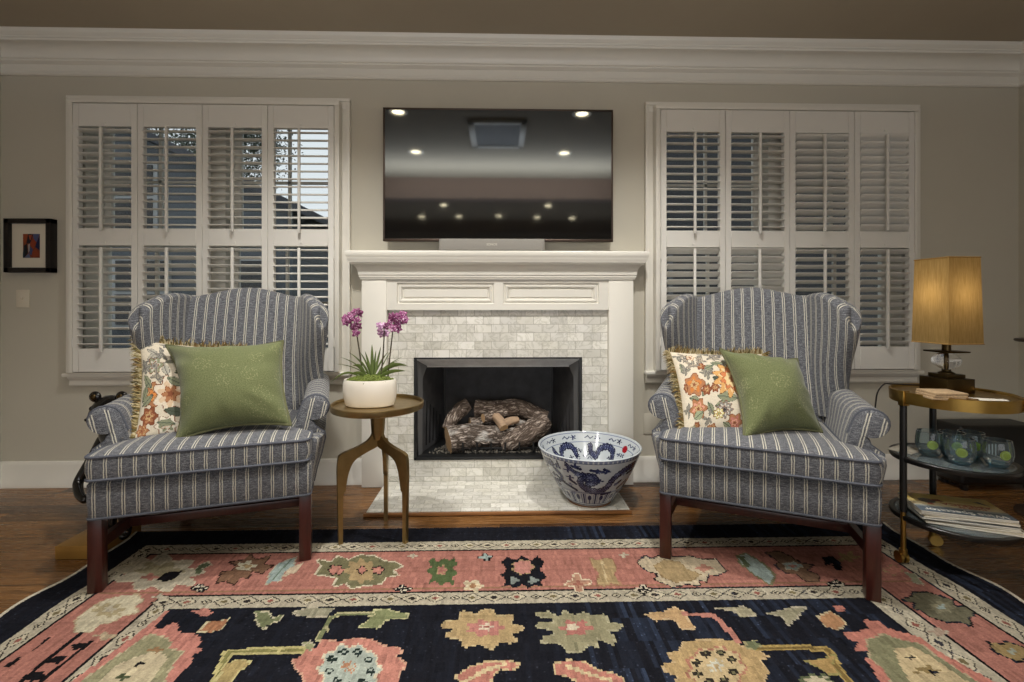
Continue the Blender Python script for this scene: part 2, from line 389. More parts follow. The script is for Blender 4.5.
# ------------------------------------------------------------------ windows behind the shutters
def window(n, x0, x1):
    root = bpy.data.objects.new('window_%d' % n, None); COL.objects.link(root); root['kind'] = 'structure'
    m = MT['trim']
    bm = BM(); cw = .062                            # casing on the wall
    ox0, ox1, oz1 = x0 - .068, x1 + .068, WZ1 + .055
    for a in ((ox0, x0 - .004, -.02, 0, .6, WZ1 + .004), (x1 + .004, ox1, -.02, 0, .6, WZ1 + .004), (ox0, ox1, -.02, 0, WZ1 + .004, oz1)): box(bm, *a, bev=.001)
    for a in ((ox0 - .002, ox0 + .016, -.03, 0, .6, oz1 - .016), (ox1 - .016, ox1 + .002, -.03, 0, .6, oz1 - .016), (ox0 - .002, ox1 + .002, -.03, 0, oz1 - .016, oz1 + .002)): box(bm, *a, bev=.003)
    finish('casing', bm, m, root)
    bm = BM(); fx = .026                            # shutter mounting frame
    for a in ((x0 - fx, x0 - .001, -.07, .0, WZ0 - .002, WZ1 + .002), (x1 + .001, x1 + fx, -.07, .0, WZ0 - .002, WZ1 + .002), (x0 - fx, x1 + fx, -.07, 0, WZ1 + .002, WZ1 + .03), (x0 - fx, x1 + fx, -.06, 0, WZ0 - .012, WZ0 - .002)): box(bm, *a, bev=.003)
    finish('shutter_frame', bm, m, root)
    bm = BM(); box(bm, ox0 - .006, ox1 + .006, -.052, .0, .598, .617, bev=.005); finish('sill', bm, m, root)
    bm = BM(); prism(bm, [(0, .545), (-.014, .545), (-.018, .552), (-.016, .556), (-.016, .575), (-.022, .580), (-.03, .590), (-.03, .598), (0, .598)], 'x', ox0 + .005, ox1 - .005); fixn(bm); finish('apron', bm, m, root)
    bm = BM()                                       # jamb liner
    for a in ((x0 - .02, x0 + .012, .0, .17, WZ0, WZ1), (x1 - .012, x1 + .02, .0, .17, WZ0, WZ1), (x0, x1, 0, .17, WZ1 - .012, WZ1 + .02), (x0, x1, 0, .2, WZ0 - .02, WZ0 + .012)): box(bm, *a)
    mid = (x0 + x1) / 2; box(bm, mid - .055, mid + .055, .03, .17, WZ0, WZ1)
    finish('jamb', bm, m, root)
    for a, b in ((x0 + .012, mid - .055), (mid + .055, x1 - .012)):
        for (za, zb, yy) in ((WZ0 + .012, 1.345, .085), (1.325, WZ1 - .012, .115)):
            bm = BM(); t = .038
            for q in ((a, a + t, yy, yy + .03, za, zb), (b - t, b, yy, yy + .03, za, zb), (a, b, yy, yy + .03, za, za + t), (a, b, yy, yy + .03, zb - t, zb)): box(bm, *q, bev=.003)
            c = (a + b) / 2; box(bm, c - .007, c + .007, yy + .004, yy + .024, za, zb); zc = (za + zb) / 2; box(bm, a, b, yy + .004, yy + .024, zc - .007, zc + .007)
            s = finish('sash', bm, m, root)
            bm = BM(); box(bm, a + .02, b - .02, yy + .012, yy + .016, za + .02, zb - .02); finish('pane', bm, MT['glass'], s)
for n, (a, b) in WINS.items(): window(n, a, b)

# ------------------------------------------------------------------ plantation shutters
UZ0, UZ1, LZ0, LZ1 = 1.385, 1.922, .751, 1.294
def shutter(x0, x1, tu, tl, label, hinge_left):
    root = thing('shutter_panel', label, 'shutter', ((x0 + x1) / 2, -.055, WZ0), 0, 'shutter panels over the windows')
    g = .0012; st = .031; x0 += g; x1 -= g; bm = BM()
    yf, yb = -.069, -.042
    zb, zt = WZ0 + .002, WZ1 - .002
    for a in ((x0, x0 + st, zb, zt), (x1 - st, x1, zb, zt), (x0 + st, x1 - st, zb, LZ0), (x0 + st, x1 - st, LZ1, UZ0), (x0 + st, x1 - st, UZ1, zt)):
        box(bm, a[0], a[1], yf, yb, a[2], a[3], bev=.0018, seg=1)
    finish('frame', bm, MT['shutter'], root)
    for (z0, z1, tilt) in ((LZ0, LZ1, tl), (UZ0, UZ1, tu)):
        bm = BM(); n = 13; p = (z1 - z0) / n
        for i in range(n):
            zc = z0 + p * (i + .5); a = math.radians(tilt)
            sec = []
            for k in range(12):
                q = 2 * PI * k / 12; ly = .029 * math.cos(q); lz = .0052 * math.sin(q)
                ly = .029 * (abs(math.cos(q)) ** .8) * (1 if math.cos(q) >= 0 else -1)
                sec.append((-.0555 + ly * math.cos(a) + lz * math.sin(a), zc - ly * math.sin(a) + lz * math.cos(a)))
            prism(bm, sec, 'x', x0 + st + .0015, x1 - st - .0015)
        fixn(bm); lv = finish('louvers', bm, MT['shutter'], root, smooth=50)
        bm = BM(); cx = (x0 + x1) / 2; yr = -.0555 - .029 * math.cos(a) - .006
        dz = .029 * math.sin(a)
        box(bm, cx - .0065, cx + .0065, yr - .010, yr + .004, z0 + .012 + dz - .03, z1 - .012, bev=.003)
        finish('tilt_rod', bm, MT['shutter'], root)
        bm = BM(); box(bm, cx - .004, cx + .004, yf - .004, yf + .002, z1 + .012, z1 + .022, bev=.0015); finish('rod_catch', bm, MT['shutter'], root)
    for zh in (.78, 1.25, 1.42, 1.9):
        xx = x0 if hinge_left else x1
        bm = BM(); lathe(bm, [(.0001, -.022), (.0035, -.022), (.0035, .022), (.0001, .022)], (xx, -.0705, zh), 10); finish('hinge', bm, MT['shutter'], root)
Lb = [-2.25, -1.915, -1.578, -1.235, -.885]; Rb = [.873, 1.229, 1.585, 1.945, 2.283]
LT = [(4, 9), (-9, 15), (-3, 6), (-15, -3)]; RT = [(-6, 26), (-2, 34), (24, 16), (37, 24)]
LN = ['white louvred shutter panel nearest the small framed picture', 'white louvred shutter panel second from the framed picture', 'white louvred shutter panel of left window, third from the framed picture', 'white louvred shutter panel nearest the television, with bright sky and tree behind its slats']
RN = ['white louvred shutter panel just right of the television and mantel end', 'white louvred shutter panel second from the television in the right window', 'white louvred shutter panel second from the lamp in the right window', 'white louvred shutter panel nearest the lamp, slats tilted nearly shut']
for i in range(4):
    shutter(Lb[i], Lb[i + 1], LT[i][0], LT[i][1], LN[i], i % 2 == 0)
    shutter(Rb[i], Rb[i + 1], RT[i][0], RT[i][1], RN[i], i % 2 == 0)

# ------------------------------------------------------------------ outdoors
def siding():
    m = N('clapboard_siding'); x, y, z = m.sep(m.pos())
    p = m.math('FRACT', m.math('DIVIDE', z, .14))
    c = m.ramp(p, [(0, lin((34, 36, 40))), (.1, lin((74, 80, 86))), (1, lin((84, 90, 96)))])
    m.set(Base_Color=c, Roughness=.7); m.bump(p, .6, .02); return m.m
SID = siding(); ROOF = plain('slate_roof', (62, 64, 70), .8, var=.3, scale=8); DK = plain('dark_house_paint', (34, 36, 40), .7, var=.2, scale=3)
DARKG = plain('dark_window_glass', (18, 20, 24), .1); WHT = plain('outdoor_white_trim', (150, 152, 152), .6)
t = thing('house', 'grey clapboard house with sloping roof seen through the left window shutters', 'house', (-7.2, 8, -.6))
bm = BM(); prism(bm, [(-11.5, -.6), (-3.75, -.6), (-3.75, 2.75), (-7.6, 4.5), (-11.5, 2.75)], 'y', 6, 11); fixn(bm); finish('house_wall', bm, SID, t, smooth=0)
bm = BM(); prism(bm, [(-3.35, 2.52), (-3.35, 2.66), (-7.6, 4.72), (-11.9, 2.66), (-11.9, 2.52), (-7.6, 4.56)], 'y', 5.6, 11.3); fixn(bm); finish('roof', bm, ROOF, t, smooth=0)
for cx, cz in ((-4.55, 1.2), (-6.4, 1.2), (-8.4, 1.2), (-6.6, 2.9)):
    bm = BM(); box(bm, cx - .5, cx + .5, 5.93, 6.02, cz - .65, cz + .65, bev=.01); f = finish('window_frame', bm, WHT, t)
    bm = BM(); box(bm, cx - .42, cx + .42, 5.91, 5.99, cz - .57, cz - .03); box(bm, cx - .42, cx + .42, 5.91, 5.99, cz + .03, cz + .57); finish('window_pane', bm, DARKG, f)
t = thing('house', 'dark neighbouring house wall seen through the right window shutters', 'house', (5, 5, -.6))
bm = BM(); box(bm, .6, 12, 4.6, 8, -.6, 6.5); finish('house_wall', bm, DK, t, smooth=0)
for cx in (2.2, 3.9, 5.9):
    bm = BM(); box(bm, cx - .45, cx + .45, 4.53, 4.62, .4, 2.0, bev=.01); f = finish('window_frame', bm, plain('grey_trim', (86, 88, 92), .6), t)
    bm = BM(); box(bm, cx - .37, cx + .37, 4.51, 4.6, .5, 1.9); finish('window_pane', bm, DARKG, f)
bm = BM(); box(bm, -30, 30, .4, 40, -.8, -.6); o = struct(finish('ground', bm, plain('lawn', (44, 52, 34), .9, var=.3, scale=2), smooth=0))
random.seed(5)
t = thing('tree', 'leafy tree against bright sky seen through the left window shutters', 'tree', (-9.6, 13.4, -.6))
bm = BM(); tube(bm, smooth_path([(-9.6, 13.4, -.6), (-9.55, 13.4, 2), (-9.7, 13.4, 4.2), (-9.5, 13.4, 6)], 5), [.2 - .007 * i for i in range(16)], 8)
for dx, dy, dz in ((1.4, .2, 1.3), (-1.5, .4, 1.6), (.9, -.8, 2.2), (-.7, -.9, 2.3)):
    tube(bm, [(-9.6, 13.4, 3.2), (-9.6 + dx * .5, 13.4 + dy * .5, 3.3 + dz * .6), (-9.6 + dx, 13.4 + dy, 3.4 + dz)], [.09, .06, .02], 6)
finish('trunk', bm, plain('bark', (52, 44, 36), .9), t)
bm = BM()
rg_ = np.random.default_rng(12); NL = 30000
cl = np.stack([rg_.uniform(-13.2, -7.75, 90), 13.4 + rg_.normal(0, .6, 90), rg_.uniform(1.6, 7.2, 90)], 1)
pc_ = cl[rg_.integers(0, 90, NL)] + rg_.normal(0, 1, (NL, 3)) * (.36, .4, .34)
ax_ = rg_.normal(0, 1, (NL, 3)); ax_ /= np.linalg.norm(ax_, axis=1)[:, None]; bx_ = np.cross(ax_, rg_.normal(0, 1, (NL, 3))); bx_ /= np.linalg.norm(bx_, axis=1)[:, None]
sz_ = rg_.uniform(.035, .07, NL)[:, None]
q_ = np.stack([pc_ - ax_ * sz_, pc_ - bx_ * sz_ * .45, pc_ + ax_ * sz_, pc_ + bx_ * sz_ * .45], 1).reshape(-1, 3)
Mi_ = np.array(XF[t.name].inverted()); q_ = q_ + Mi_[:3, 3]
bm.free(); me = bpy.data.meshes.new('foliage'); me.from_pydata(q_.tolist(), [], np.arange(NL * 4).reshape(-1, 4).tolist()); me.materials.append(plain('leaf_green', (58, 68, 52), .7))
fo = bpy.data.objects.new('foliage', me); COL.objects.link(fo); fo.parent = t

# ------------------------------------------------------------------ fireplace
t = thing('fireplace_surround', 'white marble subway tile surround framing the firebox', 'fireplace surround', (-.01, -.015, 0))
bm = BM(); yy = -.03
for a in ((-.6085, FBX0, 0.021, .9525), (FBX1, .5905, 0.021, .9525), (FBX0, FBX1, 0.021, FBZ0), (FBX0, FBX1, FBZ1, .9525)): box(bm, a[0], a[1], yy, -.001, a[2], a[3])
finish('tile_face', bm, MT['marble_wall'], t, smooth=0)
t = thing('hearth', 'white marble tile hearth slab edged in oak on the floor', 'hearth', (-.005, -.2, 0))
bm = BM(); box(bm, -.620, .610, -.402, -.031, .001, .02, bev=.001); finish('hearth_tile', bm, MT['marble_floor'], t, smooth=0)
bm = BM(); box(bm, -.632, .618, -.416, -.403, .001, .017, bev=.003); finish('wood_edge', bm, MT['oak_trim'], t, smooth=30)

t = thing('mantelpiece', 'white painted mantelpiece with panelled frieze and deep shelf below the television', 'mantelpiece', (-.008, -.02, 0))
m = MT['trim']; yl = -.062
for a, b in ((MX0, -.609), (.591, MX1)):
    bm = BM(); box(bm, a, b, yl, -.001, .001, 1.135, bev=.003); finish('pilaster', bm, m, t)
bm = BM(); fx0, fx1, fz0, fz1 = -.609, .591, .953, 1.135; yf = -.056
PN = [(-.555, -.033), (.018, .538)]; pz0, pz1 = .986, 1.100
for a in ((fx0, fx1, fz0, pz0), (fx0, fx1, pz1, fz1), (fx0, PN[0][0], pz0, pz1), (PN[0][1], PN[1][0], pz0, pz1), (PN[1][1], fx1, pz0, pz1)): box(bm, a[0], a[1], yf, -.031, a[2], a[3])
finish('frieze_board', bm, m, t, smooth=0)
for a, b in PN:
    bm = BM(); rings = []
    for ins, y in ((0, yf), (.004, yf + .010), (.010, yf + .010), (.014, yf + .004), (.022, yf + .006), (.030, yf + .018), (.034, yf + .018), (.038, yf + .012)):
        rings.append([(a + ins, y, pz0 + ins), (b - ins, y, pz0 + ins), (b - ins, y, pz1 - ins), (a + ins, y, pz1 - ins)])
    V = grid(bm, rings, None, False, True); cap(bm, V[-1]); fixn(bm); finish('frieze_panel', bm, m, t, smooth=20)
def mould(prof, x0, x1):
    """profile (outward, z) swept around front and both returned ends, mitred"""
    bm = BM(); P = []
    for d, z in prof:
        d *= .48; P.append([(x0 - d, -.001, z), (x0 - d, yl - d, z), (x1 + d, yl - d, z), (x1 + d, -.001, z)])
    grid(bm, P); fixn(bm)
    return bm, P
pr = [(0, 1.118), (.012, 1.118), (.014, 1.124), (.022, 1.130), (.022, 1.137), (.03, 1.142)]
for i in range(1, 8):
    q = i / 7 * PI / 2; pr.append((.03 + .062 * (1 - math.cos(q)), 1.142 + .052 * math.sin(q)))
pr += [(.098, 1.199), (.098, 1.206), (0, 1.206)]
bm, P = mould(pr, MX0, MX1); finish('bed_molding', bm, m, t, smooth=30)
pr = [(0, 1.206), (.112, 1.206), (.114, 1.214), (.122, 1.220), (.126, 1.228), (.128, 1.234), (.136, 1.240), (.139, 1.252), (.136, 1.262), (.130, 1.266), (0, 1.266)]
bm, P = mould(pr, MX0, MX1)
bm.faces.new([bm.verts.new(p) for p in ((MX0 - .062, -.001, 1.2662), (MX0 - .062, yl - .062, 1.2662), (MX1 + .062, yl - .062, 1.2662), (MX1 + .062, -.001, 1.2662))]); fixn(bm)
finish('shelf', bm, m, t, smooth=30)

t = thing('firebox', 'black metal gas firebox set in the marble surround', 'firebox', (-.01, 0, FBZ0))
WINGM = plain('hood_wing_metal', (104, 105, 106), .45, .2)
bm = BM(); f = .016
for a in ((FBX0, FBX1, FBZ0, FBZ0 + f), (FBX0, FBX1, FBZ1 - .008, FBZ1), (FBX0, FBX0 + f, FBZ0, FBZ1), (FBX1 - f, FBX1, FBZ0, FBZ1)): box(bm, a[0], a[1], -.036, .02, a[2], a[3], bev=.002)
finish('frame', bm, MT['black_metal'], t)
bm = BM()                                            # sloped hood and side returns
grid(bm, [[(FBX0 + .006, -.033, FBZ1 - .008), (FBX1 - .006, -.033, FBZ1 - .008)], [(FBX0 + .062, .03, FBZ1 - .052), (FBX1 - .062, .03, FBZ1 - .052)], [(FBX0 + .062, .034, FBZ1 - .06), (FBX1 - .062, .034, FBZ1 - .06)]]); fixn(bm)
bmesh.ops.solidify(bm, geom=bm.faces[:], thickness=.002); finish('hood', bm, MT['hood'], t, smooth=20)
for s in (-1, 1):
    bm = BM(); xa = FBX0 + .006 if s < 0 else FBX1 - .006; k = -s
    grid(bm, [[(xa, -.033, FBZ1 - .01), (xa + k * .056, .03, FBZ1 - .052)], [(xa + k * .001, -.02, FBZ1 - .10), (xa + k * .03, .03, FBZ1 - .12)], [(xa + k * .012, .0, FBZ0 + .01), (xa + k * .028, .03, FBZ0 + .01)]]); fixn(bm)
    bmesh.ops.solidify(bm, geom=bm.faces[:], thickness=.002); finish('hood_wing', bm, WINGM, t, smooth=20)
bx0, bx1, by, bzt = -.352, .336, .37, .60
bm = BM(); box(bm, bx0, bx1, by, by + .02, FBZ0, .66, bev=.002); finish('back_panel', bm, MT['fire_panel'], t)
bm = BM(); box(bm, bx0 - .03, bx1 + .03, .362, .372, .585, .66); box(bm, bx0 - .05, bx0 + .012, .362, .372, FBZ0, .66); box(bm, bx1 - .012, bx1 + .05, .362, .372, FBZ0, .66); finish('back_frame', bm, MT['black_metal'], t)
for s in (-1, 1):
    bm = BM(); xf = FBX0 + .02 if s < 0 else FBX1 - .02; xb = bx0 if s < 0 else bx1
    grid(bm, [[(xf, .022, FBZ0), (xf, .022, FBZ1)], [(xb, by, FBZ0), (xb, by, .66)]]); fixn(bm); bmesh.ops.solidify(bm, geom=bm.faces[:], thickness=.004); pn = finish('side_panel', bm, MT['fire_panel'], t, smooth=0)
    bm = BM()
    for i in range(5):
        q = .22 + .13 * i; xx = xf + (xb - xf) * q - s * .006; y2 = .022 + (by - .022) * q
        tube(bm, [(xx, y2, .18), (xx, y2 + .02, .43 - .03 * i)], .0035, 6)
    finish('panel_rib', bm, MT['black_metal'], pn)
bm = BM(); box(bm, FBX0 + .01, FBX1 - .01, .0, by, FBZ0 + .002, FBZ0 + .014); finish('base_pan', bm, MT['black_metal'], t)
bm = BM(); grid(bm, [[(FBX0 + .02, .02, FBZ1 - .02), (FBX1 - .02, .02, FBZ1 - .02)], [(bx0, by, .655), (bx1, by, .655)]]); bmesh.ops.solidify(bm, geom=bm.faces[:], thickness=.004); finish('top_panel', bm, MT['fire_panel'], t, smooth=0)
# ash and gravel
random.seed(3); bm = BM()
for i in range(1500):
    x = random.uniform(-.43, .41); y = random.uniform(.028, .33); 
    if abs(x + .01) > .42 - .22 * (y / .4): continue
    t2 = bmesh.new(); r = random.uniform(.003, .0075); bmesh.ops.create_icosphere(t2, subdivisions=1, radius=r); bmesh.ops.translate(t2, vec=(x, y, FBZ0 + .015 + random.random() * .006), verts=t2.verts); join(bm, t2)
tag(finish('fire_gravel', bm, plain('ash_gravel', (92, 88, 80), .9, var=.5, scale=90), smooth=0), 'grey ash and gravel bed under the fireplace logs', 'gravel', kind='stuff')
# grate
t = thing('fire_grate', 'black iron grate with short upright tines under the logs', 'grate', (-.01, .12, FBZ0 + .015))
bm = BM()
for y in (.055, .2): box(bm, -.27, .25, y, y + .012, .165, .175, bev=.002)
for x in (-.25, .23):
    for y in (.058, .203): box(bm, x, x + .012, y, y + .01, .150, .17)
finish('grate_bars', bm, MT['black_metal'], t)
for i in range(6):
    bm = BM(); x = -.205 + .078 * i; tube(bm, [(x, .21, .17), (x, .012, .17), (x, -.004, .178), (x, -.006, .222)], .0055, 8); finish('tine', bm, MT['black_metal'], t)
# logs
def log_mat(name, a, b, c, ends):
    m = N(name); uv = m.uv()
    vo = m.n('ShaderNodeTexVoronoi', feature='DISTANCE_TO_EDGE'); vo.inputs['Scale'].default_value = 1.; va = m.n('ShaderNodeVectorMath', operation='ADD'); m.l(m.scale(uv, (85, 22, 1)), va.inputs[0]); m.l(m.comb(m.math('MULTIPLY', m.noise(uv, 30, 3), 2.5), m.math('MULTIPLY', m.noise(uv, 22, 2), 2.), 0.), va.inputs[1]); m.l(va.outputs[0], vo.inputs['Vector'])
    f0 = m.noise(m.scale(uv, (90, 30, 1)), 1., 5, .7, 1.); f = m.math('ADD', m.math('MULTIPLY', m.math('MINIMUM', vo.outputs['Distance'], .35), 1.3), m.math('MULTIPLY', f0, .42)); g = m.noise(m.scale(uv, (14, 8, 1)), 1., 3)
    col = m.ramp(f, [(.3, lin(a)), (.48, lin(b)), (.7, lin(c))])
    m.set(Base_Color=m.mix(m.ramp(g, [(.52, (0, 0, 0)), (.66, (.8, .8, .8))]), col, lin(ends)), Roughness=.92, Specular_IOR_Level=.1)
    m.bump(f, 1., .008); return m.m
LA = log_mat('oak_log_bark', (84, 73, 65), (146, 132, 121), (188, 175, 162), (122, 108, 98))
LB = log_mat('charred_log_bark', (78, 69, 62), (144, 132, 122), (190, 178, 168), (205, 202, 196))
LE = plain('cut_log_end', (192, 158, 118), .9, var=.15, scale=60, bump=.2)
def log(P, R, label, mat, branches=(), seed=0):
    random.seed(seed); P = smooth_path(P, 6); n = len(P); c = P[n // 2]
    t = thing('fire_log', label, 'log', tuple(c), 0, 'fireplace logs')
    def shape(bm, bme, P, R):
        P, F = frames(P); k = 26; rings = []; uvs = []; s = 0
        ph = [random.random() * 6.28 for _ in range(4)]
        for i, (p, (a, b)) in enumerate(zip(P, F)):
            q = i / (len(P) - 1); r = 1.25 * interp(q, [j / (len(R) - 1) for j in range(len(R))], R)
            if i: s += (P[i] - P[i - 1]).length
            rr = []; uu = []
            for j in range(k + 1):
                th = 2 * PI * j / k
                w = 1 + .07 * math.sin(3 * th + ph[0] + q * 3) + .05 * math.sin(7 * th + ph[1] + q * 5) + .045 * math.sin(12 * th + ph[2] + 4 * math.sin(q * 9)) + .03 * math.sin(q * 17 + ph[3] + 2 * th)
                rr.append(p + (a * math.cos(th) + b * math.sin(th)) * r * w); uu.append((th * r, s))
            rings.append(rr); uvs.append(uu)
        grid(bm, rings, uvs)
        for rg, fl in ((rings[0], 1), (rings[-1], 0)):
            cc = sum((Vector(x) for x in rg[:-1]), Vector()) / k
            eb = BM(); grid(eb, [[cc + (x - cc) * f for x in rg[:-1]] for f in (1.0, .5, .02)], None, False, True); bme.append(fixn(eb))
    bm, be = BM(), []; shape(bm, be, P, R)
    for bp, br in branches: shape(bm, be, smooth_path(bp, 4), br)
    fixn(bm)
    finish('bark', bm, mat, t, smooth=60); [finish('cut_end', eb, LE, t, smooth=60) for eb in be]
def L(u, v, y): d = (y + 2.6) / ray(u, v).y; return PD(u, v, d)
log([L(448, 441, .06), L(470, 437, .10), L(498, 437, .13), L(522, 434, .16)], [.062, .058, .054, .042], 'large ashy split log lying at the front left of the fire', LB, seed=1)
log([L(503, 444, .10), L(520, 438, .085), L(534, 430, .10), L(546, 419, .13)], [.036, .05, .052, .04], 'brown split log sloping up at the front right of the fire', LA, seed=2)
log([L(448, 429, .12), L(453, 418, .15), L(461, 409, .18), L(468, 404, .20)], [.026, .03, .034, .028], 'short log leaning upright at the left end of the fire', LA, seed=3)
log([L(475, 408, .21), L(497, 409, .20), L(516, 407, .20), L(532, 412, .19), L(545, 418, .19)], [.037, .040, .038, .034, .036], 'long twisted log lying across the top of the pile', LA, [([L(505, 411, .18), L(492, 416, .15), L(483, 418, .12)], [.028, .022, .019])], seed=4)
log([L(504, 428, .06), L(500, 421, .10), L(494, 415, .16)], [.020, .022, .02], 'pale forked branch in the middle of the log pile', plain('bare_branch_wood', (168, 142, 116), .9, var=.2, scale=40, bump=.3, stretch=(1, 1, 4)), [([L(502, 424, .09), L(511, 421, .12), L(518, 420, .14)], [.018, .018, .015])], seed=5)
log([L(470, 426, .19), L(490, 424, .22), L(515, 424, .22), L(536, 427, .22)], [.038, .042, .042, .04], 'dark charred log at the back behind the front logs', LB, seed=6)

# ------------------------------------------------------------------ television and sound bar
t = thing('television', 'large flat black television on the wall over the mantel', 'television', (-.006, -.07, 1.32))
tx0, tx1, tz0, tz1 = -.625, .612, 1.321, 2.036
m_ = N('screen_glass'); m_.set(Base_Color=lin((16, 16, 17)), Roughness=.05, IOR=2.05, Specular_IOR_Level=.6, Specular_Tint=(.84, .93, 1., 1.)); SCR = m_.m
bm = BM(); box(bm, tx0 + .05, tx1 - .05, -.055, -.03, tz0 + .05, tz1 - .05, bev=.01); box(bm, -.25, .24, -.035, -.001, 1.5, 1.85); finish('back_shell', bm, MT['black_plastic'], t)
bm = BM(); f = .009
for a in ((tx0, tx1, tz0, tz0 + .014), (tx0, tx1, tz1 - f, tz1), (tx0, tx0 + f, tz0, tz1), (tx1 - f, tx1, tz0, tz1)): box(bm, a[0], a[1], -.074, -.05, a[2], a[3], bev=.002)
finish('bezel', bm, plain('bezel_metal', (78, 66, 58), .35, .7), t)
bm = BM(); box(bm, tx0 + .006, tx1 - .006, -.069, -.056, tz0 + .008, tz1 - .006); finish('screen', bm, SCR, t, smooth=0)
t = thing('sound_bar', 'grey fabric sound bar on the mantel under the television', 'sound bar', (-.043, -.0985, 1.2675))
bm = BM(); sx0, sx1 = -.324, .238; prism(bm, arc(sx0 + .022, -.0985, .022, 90, 270, 8) + arc(sx1 - .022, -.0985, .022, -90, 90, 8), 'z', 1.2675, 1.330); fixn(bm)
bmesh.ops.bevel(bm, geom=[e for e in bm.edges if abs(e.verts[0].co.z - e.verts[1].co.z) < 1e-5], offset=.006, segments=3, affect='EDGES', profile=.5)
finish('body', bm, plain('grey_speaker_cloth', (150, 147, 140), .7, var=.15, scale=400, bump=.2), t)
text('logo', 'SONOS', .017, MT['paper'], t, Matrix.Translation((-.043, -.1209, 1.299)) @ Matrix.Rotation(PI / 2, 4, 'X'))

# ------------------------------------------------------------------ wall things
t = thing('framed_picture', 'small black framed abstract print on the wall left of the window', 'picture', (-2.51, 0, 1.15))
px0, px1, pz0, pz1 = -2.632, -2.388, 1.153, 1.440; bm = BM(); f = .026
for a in ((px0, px1, pz0, pz0 + f), (px0, px1, pz1 - f, pz1), (px0, px0 + f, pz0, pz1), (px1 - f, px1, pz0, pz1)): box(bm, a[0], a[1], -.042, -.001, a[2], a[3], bev=.002)
finish('frame', bm, plain('black_frame', (22, 17, 17), .3), t)
bm = BM(); box(bm, px0 + .02, px1 - .02, -.022, -.012, pz0 + .02, pz1 - .02); finish('mat_board', bm, plain('mat_board', (214, 206, 188), .8), t, smooth=0)
bm = BM(); ax0, az0, aw, ah = -2.548, 1.232, .088, .128
def colored(bm, faces):
    cl = bm.loops.layers.float_color.new('Col')
    for pts, c in faces:
        fc = bm.faces.new([bm.verts.new(p) for p in pts])
        for lp in fc.loops: lp[cl] = (*lin(c), 1)
T9 = [((0, 0), (1, 0), (1, 1), (0, 1), (120, 56, 32)), ((0, 1), (.3, 1), (.15, .55), (0, .7), (142, 67, 36)), ((.3, 1), (.6, .98), (.42, .6), (.2, .6), (24, 25, 38)), ((.6, 1), (1, 1), (.8, .66), (.62, .8), (73, 83, 120)),
      ((.42, .62), (.62, .8), (.8, .64), (.6, .36), (140, 59, 33)), ((.8, .64), (1, .95), (1, .3), (.72, .45), (22, 30, 67)), ((.05, .5), (.25, .6), (.3, .2), (.1, .02), (20, 19, 24)), ((.3, .55), (.42, .6), (.4, .3), (.32, .2), (156, 148, 142)),
      ((.42, .5), (.6, .36), (.5, .1), (.38, .2), (67, 76, 112)), ((.55, .25), (.75, .4), (1, .1), (.6, 0), (136, 62, 36)), ((.1, .02), (.36, .2), (.46, 0), (.2, 0), (88, 96, 124)), ((.0, .2), (.1, .5), (.1, .0), (.0, .0), (27, 48, 59)), ((.34, .95), (.55, .96), (.46, .74), (.42, .74), (152, 73, 43))]
colored(bm, [([(ax0 + aw * a, -.0226 - .0001 * i, az0 + ah * b) for a, b in q[:-1]], q[-1]) for i, q in enumerate(T9)]); fixn(bm)
finish('art_print', bm, MT['print'], t, smooth=0)
t = thing('light_switch', 'cream light switch plate below the framed picture', 'light switch', (-2.565, 0, 1.01))
bm = BM(); box(bm, -2.602, -2.532, -.007, -.0005, .966, 1.062, bev=.003); finish('switch_plate', bm, MT['plastic_white'], t)
bm = BM(); box(bm, -2.572, -2.562, -.016, -.005, 1.006, 1.022, bev=.002); finish('toggle', bm, MT['plastic_white'], t)
t = thing('wall_plate', 'wall coloured blank cover plate low between mantel and right chair', 'wall plate', (.85, 0, .25))
bm = BM(); box(bm, .80, .875, -.005, -.0005, .262, .375, bev=.001); finish('cover_plate', bm, MT['wall'], t)

# ------------------------------------------------------------------ ceiling fixtures (seen mirrored in the television)
EMI = N('lamp_diffuser'); EMI.set(Base_Color=(1, .9, .7), Emission_Color=(1, .8, .5), Emission_Strength=18.)
CANS = [(-.75, -1.02, 1), (.61, -1.02, 1), (-.78, -1.92, .6), (.6, -1.92, .6), (-.8, -4.25, .3), (.69, -4.25, .3), (-1.26, -5.15, .2), (-.66, -5.1, .2), (-.02, -5.05, .2), (.6, -5.15, .2), (1.18, -5.2, .2)]
for i, (x, y, k) in enumerate(CANS):
    t = thing('ceiling_light', 'round recessed ceiling light, seen only as a glow mirrored in the television', 'ceiling light', (x, y, ZC), 0, 'recessed ceiling lights')
    bm = BM(); lathe(bm, [(.045, -.001), (.072, -.001), (.073, -.004), (.068, -.008), (.047, -.006), (.045, -.001)], (x, y, ZC), 32, caps=False); finish('trim_ring', bm, MT['trim'], t)
    bm = BM(); lathe(bm, [(.0001, -.003), (.045, -.003), (.045, -.0015), (.0001, -.0015)], (x, y, ZC), 24); finish('diffuser', bm, EMI.m, t)
    lamp('recessed_lamp', 'SPOT', (x, y, ZC - .03), CAN_W * k, CAN_COL, (0, 0, 0), spot_size=2.25, spot_blend=.9, shadow_soft_size=.05)
t = thing('ceiling_vent', 'dark square ceiling vent in a pale frame, seen mirrored in the television', 'vent', (-.02, -1.45, ZC))
bm = BM()
for a in ((-.25, .21, -1.76, -1.71), (-.25, .21, -1.21, -1.16), (-.25, -.20, -1.76, -1.16), (.16, .21, -1.76, -1.16)): box(bm, a[0], a[1], a[2], a[3], ZC - .02, ZC - .001, bev=.004)
finish('vent_frame', bm, MT['trim'], t)
bm = BM(); 
for i in range(14): box(bm, -.20, .16, -1.70 + .036 * i, -1.675 + .036 * i, ZC - .012, ZC - .004)
